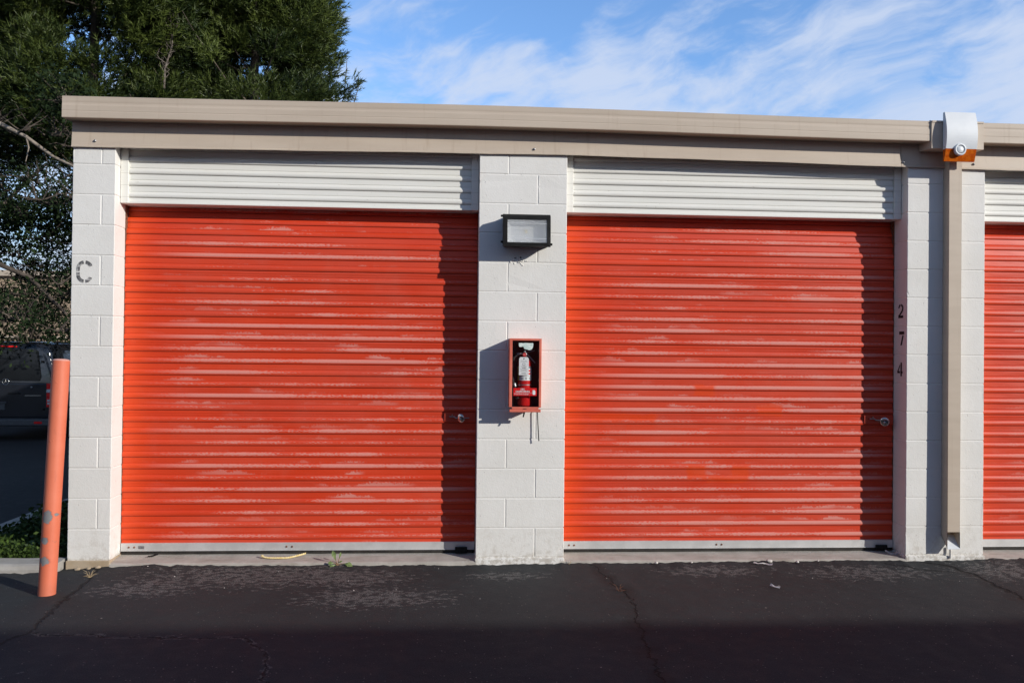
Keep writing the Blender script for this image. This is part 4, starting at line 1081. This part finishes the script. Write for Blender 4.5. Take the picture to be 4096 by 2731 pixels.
limbs1 = [([(-10.6, 11, -.4), (-10.5, 11, 1.2), (-10.1, 10.8, 2.6), (-10.5, 10.8, 4.0), (-10.0, 10.6, 5.2), (-9.2, 10.6, 6.5)], .16, .04),
          ([(-10.3, 10.8, 2.4), (-9.3, 10.6, 3.0), (-8.6, 10.6, 2.7), (-7.9, 10.6, 2.0)], .07, .03),
          ([(-10.4, 10.9, 3.4), (-11.4, 10.6, 4.4), (-12.0, 10.4, 6.0)], .08, .03),
          ([(-10.2, 10.8, 2.6), (-9.4, 10.9, 4.0), (-8.6, 11.2, 5.0)], .06, .02)]
broadleaf(-10.6, 11, -.42, cl1, 'dark broadleaf tree with sky showing through, left of the building behind the van', 4, limbs1, per=1000, size=.050)
# pale bare limb crossing the open window of sky
bl = MB(); bl.tube([(-11.6, 10.2, 6.05), (-10.2, 10.2, 5.72), (-9.6, 10.2, 5.72), (-9.05, 10.2, 5.55), (-8.5, 10.2, 5.28), (-8.0, 10.2, 4.92), (-7.3, 10.2, 4.6)], [.07, .055, .05, .045, .035, .028, .02], 8)
for a, b in (((-9.6, 10.2, 5.72), (-9.3, 10.1, 6.2)), ((-8.5, 10.2, 5.28), (-8.45, 10.1, 4.8)), ((-10.2, 10.2, 5.72), (-10.5, 10.1, 5.2))): bl.tube([a, tuple((Vector(a)+Vector(b))/2+Vector((.05, 0, .03))), b], [.02, .014, .006], 5)
tag(rebase(bl.build('bare_branch', mat('pale_bark', rough=.9, fn=f_vary((.20, .165, .13), (.32, .27, .22), 12, .4, 40, .01))), (-9.5, 10.2, 5.4)), 'pale bare limb arching across the patch of sky left of the building', 'branch')
# hedge mass behind the van
cl2 = [(rd.uniform(-14, -6), rd.uniform(15.5, 17), rd.uniform(-.2, 1.6), rd.uniform(.5, .9), 1.0) for _ in range(46)]
cl2 += [(rd.uniform(-14.5, -6.5), rd.uniform(16, 18.5), rd.uniform(1.6, 4.2), rd.uniform(.35, .7), .75) for _ in range(90)]
broadleaf(-10, 16, -.5, cl2, 'loose dark shrub behind the van with the beige wall showing through it', 9, [([(-10, 16, -.4), (-9.8, 16, 1), (-9.4, 16, 2.6), (-9.8, 16, 4)], .06, .02), ([(-11.5, 16, -.4), (-11.2, 16, 1.5), (-11.6, 16, 3.4)], .06, .02), ([(-9.7, 16, .2), (-8.4, 16, 1.4), (-7.5, 16, 3)], .05, .02)], per=420, size=.055, name='shrub')
# rough stump with a metal hoop, above the van's roof
sp_ = MB(); sp_.tube([(-12.05, 15.3, -.5), (-12.02, 15.3, .8), (-12.0, 15.3, 1.5), (-12.06, 15.3, 2.05)], [.34, .32, .28, .13], 14)
tag(rebase(sp_.build('tree_stump', M_bark), (-12.05, 15.3, -.5)), 'rough grey stump rising behind the van roof at the left edge', 'stump')
hp = MB(); hp.tube([(-11.95+.30*math.cos(a), 14.9, 1.80+.27*math.sin(a)) for a in [2*math.pi*k/28 for k in range(29)]], .012, 6, cap=False)
hp.tube([(-12.2, 14.9, 1.72), (-11.70, 14.9, 1.86)], .02, 6); hp.tube([(-11.95, 14.9, 1.53), (-11.95, 14.9, -.5)], .015, 6)
tag(rebase(hp.build('metal_hoop', M_chrome), (-11.95, 14.9, -.5)), 'bright thin metal hoop in front of the stump at the left edge', 'hoop')

# planter ground cover, dark in the building's shade
rng = np.random.default_rng(31)
n = 15000; x = rng.uniform(-3.87, -3.03, n); y = .075+11.5*rng.uniform(0, 1, n)**2.2
hgt = .13*(.6+.4*np.sin(x*7+y*3)*np.cos(y*4.1))*np.clip((y-.1)/.7, .15, 1)+.03
z = -.01-.22*np.clip((y-2)/9, 0, 1)+hgt*rng.uniform(.1, 1, n)
V, F, tt = leaves(np.stack([x, y, z], 1), .024, rng.uniform(0, .55, n), .9, .6)
tag(leafmesh('ground_cover', V, F, tt, M_ivy), 'low leafy ground cover filling the planter strip beside the building', 'ground cover', kind='stuff')
# brighter weeds tumbling over the near curb
n = 900; x = rng.normal(-3.62, .17, n); x = np.clip(x, -3.95, -3.05); y = .05+np.abs(rng.normal(0, .05, n)); z = .01+np.abs(rng.normal(.0, .05, n))
V, F, tt = leaves(np.stack([x, y, z], 1), .018, rng.uniform(.1, .6, n), .7, .55)
tag(leafmesh('weeds', V, F, tt, M_ivy), 'bright green weeds along the near curb of the planter', 'weeds', kind='stuff')

# ------------------------------------------------------------------ beige building far behind
bg_ = empty('beige_building', (-22, 34, -.6), label='beige building seen through the leaves behind the van', cat='building')
q = MB(); q.box(-16, 10, -2, 10, 0, 5.0); ch2 = q.build('wall', M_beige); ch2.parent = bg_
q = MB(); q.box(-16.2, 10.2, -2.2, 10.2, 5.0, 5.25); q.box(-16, 10, -2.1, -2.001, 2.3, 2.38); o = q.build('parapet', M_trim); o.parent = bg_
for k in range(5):
    q = MB(); q.box(-13+k*5, -11.2+k*5, -2.03, -2.001, 1.2, 2.1); o = q.build('window', M_vang); o.parent = bg_

# ------------------------------------------------------------------ the building across the drive (behind the camera, shades the foreground)
OY, OH = -8.62, 4.50
ob = empty('opposite_building', (2, OY-4, -.05), label='white storage building across the drive, outside the photo', cat='building')
q = MB(); q.box(-15, 15, -4.4, 4, -.1, OH-.25); o = q.build('wall', M_holl); o.parent = ob
q = MB(); q.box(-15.1, 15.1, -4.5, 4.02, OH-.25+.001, OH+.05); o = q.build('roof', M_trim); o.parent = ob
for k in range(9):
    x0 = -14.3+k*3.2; q = MB()
    prof = []
    for j in range(27): prof += [(4.02+o_, z_) for o_, z_ in [(p_[0], p_[1]-.0) for p_ in rib(Z0+j*PITCH)]]
    q.extr_x(prof, [x0, x0+2.5]); o = q.build('roller_door', M_orplain); o.parent = ob

# ------------------------------------------------------------------ van
VN = empty('parked_van', (-8.95, 10.5, -.40), label='black passenger van parked with its rear towards the camera, left of the building', cat='van')
def vsec(y, top, hw, twh, zb=.30):   # body cross-section: half width hw at the waist, twh at the roof
    return [(-hw+.03, y, zb), (-hw, y, zb+.12), (-hw, y, 1.02), (-hw+.015, y, 1.10), (-twh-.02, y, top-.16), (-twh+.06, y, top-.04), (-twh+.2, y, top), (twh-.2, y, top), (twh-.06, y, top-.04), (twh+.02, y, top-.16), (hw-.015, y, 1.10), (hw, y, 1.02), (hw, y, zb+.12), (hw-.03, y, zb)]
secs = [vsec(.03, 1.74, .86, .70), vsec(.0, 1.05, .90, .90) if False else vsec(.06, 1.84, .905, .745), vsec(.14, 1.87, .93, .77), vsec(.6, 1.88, .95, .78), vsec(2.6, 1.88, .95, .78), vsec(3.4, 1.84, .95, .74), vsec(4.1, 1.40, .94, .72), vsec(4.6, 1.14, .92, .80), vsec(4.95, 1.12, .86, .78)]
q = MB(); n = 14; V = [p_ for s_ in secs for p_ in s_]; F = []
for i in range(len(secs)-1):
    for k in range(n): a = i*n+k; b = i*n+(k+1) % n; F.append((a, b, b+n, a+n))
F += [tuple(range(n)), tuple((len(secs)-1)*n+k for k in range(n))]
q.add(V, F, 0, False); body = q.build('body', M_vanp); body.parent = VN
bv = body.modifiers.new('b', 'BEVEL'); bv.width = .035; bv.segments = 3; bv.limit_method = 'ANGLE'; bv.angle_limit = R(18)
for p_ in body.data.polygons: p_.use_smooth = True
def vch(mb, name, mats, parent=VN, **k):
    o = mb.build(name, mats); o.parent = parent; return tag(o, **k)
q = MB(); q.add([(-.60, .026, 1.13), (.60, .026, 1.13), (.63, .026, 1.20), (.57, .030, 1.70), (.52, .032, 1.735), (-.52, .032, 1.735), (-.57, .030, 1.70), (-.63, .026, 1.20)], [tuple(range(8))])
q.add([(-.60, .012, 1.13), (.60, .012, 1.13), (.63, .012, 1.20), (.57, .016, 1.70), (.52, .018, 1.735), (-.52, .018, 1.735), (-.57, .016, 1.70), (-.63, .012, 1.20)], [tuple(reversed(range(8)))])
vch(q, 'rear_window', M_vang)
q = MB(); q.box(-.80, .80, -.004, .03, .44, 1.09, 0, .02, 3); tg_ = vch(q, 'tailgate', M_vanp)
q = MB(); q.box(-.92, .92, -.10, .25, .285, .425, 0, .03, 3); vch(q, 'bumper', M_vplas)
for s_ in (-1, 1):
    tl = MB(); x0, x1 = sorted((s_*.745, s_*.905))
    tl.box(x0, x1, -.012, .10, .98, 1.09, 0, .008, 2); tl.box(x0, x1, -.012, .10, .82, .91, 0, .008, 2); tl.box(x0, x1, -.010, .10, .64, .815, 0, .008, 2)
    to = vch(tl, 'tail_light', M_lensr)
    tl = MB(); tl.box(x0, x1, -.014, .10, .914, .976, 0, .006, 2)
    vch(tl, 'clear_lens', M_lensw, to)
    for z_ in (.745, .690): tl = MB(); tl.box(x0+.02, x1-.03, -.018, -.0102, z_, z_+.040, 0, .002, 1); vch(tl, 'clear_lens', M_lensw, to)
    q = MB(); a, b = sorted((s_*.57, s_*.715)); q.box(a, b, -.106, -.098, .332, .375, 0, .003, 1); vch(q, 'reflector', M_lensr)
    # side windows, one long dark strip each side
    X_ = .935; X2 = .812
    for ya, yb2 in ((.42, 1.55), (1.62, 2.6), (2.7, 3.4)):
        q = MB()
        q.add([(s_*X_, ya, 1.13), (s_*X_, yb2, 1.13), (s_*X2, yb2-.02, 1.66), (s_*X2, ya+.06, 1.66)], [(0, 1, 2, 3)])
        vch(q, 'side_window', M_vang)
    q = MB(); q.tube([(s_*.74, .3, 1.865), (s_*.74, 3.2, 1.865)], .018, 8); vch(q, 'roof_rail', M_dark)
    q = MB(); q.tube([(s_*.93, .32, 1.73-.0), (s_*.80, .32, 1.72)], .001, 4) if False else None
    for wy in (.85, 4.05):
        t_ = MB(); t_.lathe((s_*.84, wy, .33), [(.0001, -.10), (.20, -.10), (.29, -.10), (.325, -.07), (.325, .07), (.29, .10), (.20, .10), (.0001, .10)], 28, 0, 'X')
        wo = vch(t_, 'wheel', M_rubber)
        r_ = MB(); r_.lathe((s_*.95, wy, .33), [(.0001, .0), (.05, .005*s_), (.19, -.02*s_), (.21, -.01*s_)], 24, 0, 'X'); vch(r_, 'rim', M_steel, wo)
    for hz in (1.50, .60):
        q = MB(); q.tube([(s_*.70-(.04 if hz > 1 else 0)*s_, -.008, hz-.02), (s_*.70-(.04 if hz > 1 else 0)*s_, -.008, hz+.02)], .018, 8); vch(q, 'hinge', M_dark)
q = MB(); q.box(-.17, .17, .018, .05, 1.765, 1.795, 0, .006, 2); vch(q, 'brake_light', M_lensr)
# rear emblem: ring with a three-pointed star
q = MB(); R0_ = .058; q.tube([(R0_*math.cos(a), -.014, 1.115+R0_*math.sin(a)) for a in [2*math.pi*k/24 for k in range(25)]], .0055, 6, cap=False)
for k in range(3):
    a = R(90+120*k); c_ = Vector((0, -.014, 1.115)); tip = c_+Vector((math.cos(a), 0, math.sin(a)))*R0_; sdv = Vector((-math.sin(a), 0, math.cos(a)))*.011
    q.add([c_-sdv, c_+sdv, tip, c_+Vector((0, -.012, 0))], [(0, 1, 2), (0, 3, 2), (1, 2, 3)])
vch(q, 'emblem', M_chrome)
q = MB()                                                     # model lettering, too small to read: a row of chrome strokes
xx = .35
for w2 in (.035, .03, .03, .03, .012, .03, .03, .03, .03, .012, .03): q.box(xx, xx+w2*.75, -.012, -.005, .850, .866, 0, .001, 1); xx += w2
vch(q, 'badge', M_chrome)
q = MB(); q.box(.05, .26, -.022, -.005, .885, .905, 0, .004, 2); vch(q, 'door_handle', M_dark)
q = MB(); q.lathe((.47, -.006, 1.015), [(.0001, -.012), (.016, -.012), (.02, 0)], 12, 0, 'Y'); vch(q, 'lock_cylinder', M_steel)
q = MB(); q.box(-.27, -.01, -.012, -.005, .585, .70, 0, .003, 1); q.box(-.30, .02, -.030, -.005, .712, .738, 0, .004, 1); vch(q, 'plate_recess', M_vplas)

# ------------------------------------------------------------------ small things on the ground
# yellow rope end
pts = [(-1.757, .080, .0), (-1.745, .068, .0), (-1.70, .060, -.004), (-1.64, .058, -.004), (-1.58, .066, -.004), (-1.52, .090, .004), (-1.470, .118, .012)]
from mathutils.geometry import interpolate_bezier
def smooth(pts, n=10):
    out = []; P_ = [Vector(p_) for p_ in pts]; P_ = [P_[0]*2-P_[1]]+P_+[P_[-1]*2-P_[-2]]
    for i in range(1, len(P_)-2):
        for k in range(n):
            u = k/n; a, b, c_, d_ = P_[i-1:i+3]
            out.append(.5*((2*b)+(c_-a)*u+(2*a-5*b+4*c_-d_)*u*u+(3*b-a-3*c_+d_)*u**3))
    out.append(P_[-2]); return out
def rope(name, pts, r, m_, label, knot=True):
    c_ = smooth(pts, 14); mb = MB(); L = 0
    for s_ in range(3):
        sp = []
        for i, p_ in enumerate(c_):
            d_ = (c_[min(i+1, len(c_)-1)]-c_[max(0, i-1)]).normalized(); a = d_.cross(Vector((0, 0, 1))).normalized(); b = a.cross(d_)
            ph = i*.62+s_*2.094; sp.append(p_+(a*math.cos(ph)+b*math.sin(ph))*r*.5)
        mb.tube(sp, r*.55, 6)
    if knot: 
        k0 = c_[0]; mb.tube([k0+Vector((-.006, 0, -.001)), k0+Vector((0, .002, .004)), k0+Vector((.006, 0, .002))], [r*1.2, r*1.7, r*1.2], 10)
    return tag(rebase(mb.build(name, m_), pts[0]), label, 'rope')
rope('rope', [(x, y, z-.006) for x, y, z in pts], .0062, M_rope, 'short yellow rope end lying on the concrete sill of the leftmost door')
rope('rope', [(2.676, .120, .004), (2.690, .105, -.008), (2.705, .090, -.012), (2.73, .086, -.012), (2.756, .082, -.011)], .006, M_wrope, 'frayed white rope end below the latch of the right-hand full door', False)
# weed in the joint
wd = empty('weed', (-1.232, -.022, -.045), label='small green weed growing from the joint under the leftmost door', cat='weed')
def leaf(mb, base, tip, w_, bend=.2, n=7):
    a = Vector(base); b = Vector(tip); d_ = b-a; sdv = d_.cross(Vector((.1, -1, .3))).normalized(); nn = sdv.cross(d_).normalized(); V = []
    for i in range(n+1):
        u = i/n; ww = w_*math.sin(math.pi*min(1, u*.9+.06))**.7*(.25+.75*u if u < .5 else 1) if i < n else .0005
        c_ = a+d_*u+nn*math.sin(math.pi*u)*bend*d_.length
        V += [c_-sdv*ww/2, c_-nn*ww*.12, c_+sdv*ww/2]
    F = []
    for i in range(n):
        for k in (0, 1): q_ = i*3+k; F.append((q_, q_+1, q_+4, q_+3))
    mb.add(V, F, 0, True)
lf = MB()
for bs, tp, w_ in (((-.012, 0, .035), (-.034, .004, .102), .032), ((.010, .004, .045), (.020, .015, .088), .017), ((-.024, -.006, .020), (-.062, -.014, .022), .030),
                  ((.045, -.004, .016), (.100, -.012, .006), .036), ((.008, 0, .02), (.034, -.01, .038), .012), ((.05, .0, .006), (.112, -.02, -.006), .022), ((-.01, -.01, .01), (-.05, -.03, .0), .02)):
    leaf(lf, bs, tp, w_)
o = lf.build('leaf_blades', M_weed, fixn=False); o.parent = wd
st_ = MB()
for p_ in ([(0, 0, 0), (-.004, 0, .02), (-.012, 0, .038)], [(0, 0, 0), (.006, .002, .03), (.010, .004, .048)], [(0, 0, 0), (.02, 0, .014), (.048, -.004, .016)], [(0, 0, 0), (-.012, -.004, .016), (-.026, -.006, .021)]): st_.tube(p_, [.0035, .0028, .002], 6)
o = st_.build('stem', M_stem); o.parent = wd
# dry tufts
def tuft(x, y, label, n=9, s_=1., m_=M_dry):
    mb = MB()
    for k in range(n):
        a = random.uniform(0, 6.28); l = random.uniform(.03, .075)*s_; tp = (l*math.cos(a)*.8, l*math.sin(a)*.5, random.uniform(.01, .06)*s_)
        mb.tube([(0, 0, 0), (tp[0]*.5, tp[1]*.5, tp[2]*.8), tp], [.0018, .0014, .0005], 4)
    o = mb.build('dry_grass', m_); o.location = (x, y, gz(x, y)-.002); return tag(o, label, 'dry grass', 'dry grass in the pavement cracks')
tuft(-2.755, -.26, 'dry grass tuft in the crack right of the bollard', 11)
tuft(.57, -.66, 'reddish dry leaves in the long crack right of the middle pillar', 8, .8, M_rust)
tuft(.345, -.03, 'wisp of dry grass at the foot of the middle pillar on its right', 6, .6)
# litter
def scrap(name, pts, label, cat, m_, z=.004):
    mb = MB(); n = len(pts); V = []
    for i, (x, y) in enumerate(pts):
        d_ = Vector((pts[min(i+1, n-1)][0]-pts[max(0, i-1)][0], pts[min(i+1, n-1)][1]-pts[max(0, i-1)][1], 0)).normalized(); s_ = Vector((-d_.y, d_.x, 0))*random.uniform(.003, .007)
        c_ = Vector((x, y, gz(x, y)+z+random.uniform(0, .008))); V += [c_-s_, c_+s_+Vector((0, 0, random.uniform(.002, .012)))]
    F = [(2*i, 2*i+1, 2*i+3, 2*i+2) for i in range(n-1)]
    mb.add(V, F); V2 = [(v_[0], v_[1], v_[2]-.0015) for v_ in mb.v]; mb.add(V2, [tuple(reversed(f_)) for f_ in F])
    return tag(rebase(mb.build(name, m_, fixn=False), mb.v[0]), label, cat)
scrap('paper_scrap', [(1.63, -.07), (1.65, -.095), (1.68, -.105), (1.70, -.11), (1.715, -.13), (1.735, -.145)], 'crumpled strip of white paper on the asphalt by the right-hand door sill', 'litter', M_wrope)
scrap('paper_scrap', [(1.545, -.60), (1.56, -.63), (1.585, -.655)], 'small pale scrap on the asphalt in front of the right-hand door', 'litter', M_wrope)
scrap('leaf_litter', [(-2.53, .10), (-2.50, .115), (-2.47, .13)], 'dark dead leaf on the sill near the left pillar', 'leaf', M_dark, .03)
# pale stones
def stone(x, y, r, label):
    bm = bmesh.new(); bmesh.ops.create_icosphere(bm, subdivisions=2, radius=r)
    for v_ in bm.verts: v_.co *= 1+.35*noise.noise(v_.co*40+Vector((x*9, y*9, 0))); v_.co.z *= .6
    me = bpy.data.meshes.new('pebble'); bm.to_mesh(me); bm.free(); me.materials.append(M_peb); o = bpy.data.objects.new('pebble', me); COL.objects.link(o); o.location = (x, y, gz(x, y)+r*.3)
    return tag(o, label, 'pebble', 'pale pebbles scattered on the asphalt')
M_peb = mat('pale_stone', rough=.8, fn=f_vary((.45, .42, .38), (.65, .62, .58), 40, .3, 90))
lab = 'pale pebble scattered on the dark asphalt'
for k in range(16):
    x = random.uniform(-2.6, 3.4); y = -.05-1.15*random.random()**1.3; stone(x, y, random.uniform(.002, .0045), lab)
# broken mortar lumps along the sill
for x, r in ((1.75, .022), (1.95, .012), (.95, .012), (1.2, .010), (2.1, .009)):
    o = stone(x, -.045, r, 'pale lump of broken mortar against the right-hand door sill'); o.name = 'mortar_lump'; o['category'] = 'rubble'; o['group'] = 'mortar lumps along the sill'; o.location.z += .004
for x in (-2.93, -2.86, -2.80):
    o = stone(x, -.040, random.uniform(.012, .02), 'brown lump of broken footing below the left pillar'); o.name = 'footing_lump'; o['category'] = 'rubble'; o['group'] = 'lumps below the left pillar'; o.data.materials[0] = M_found
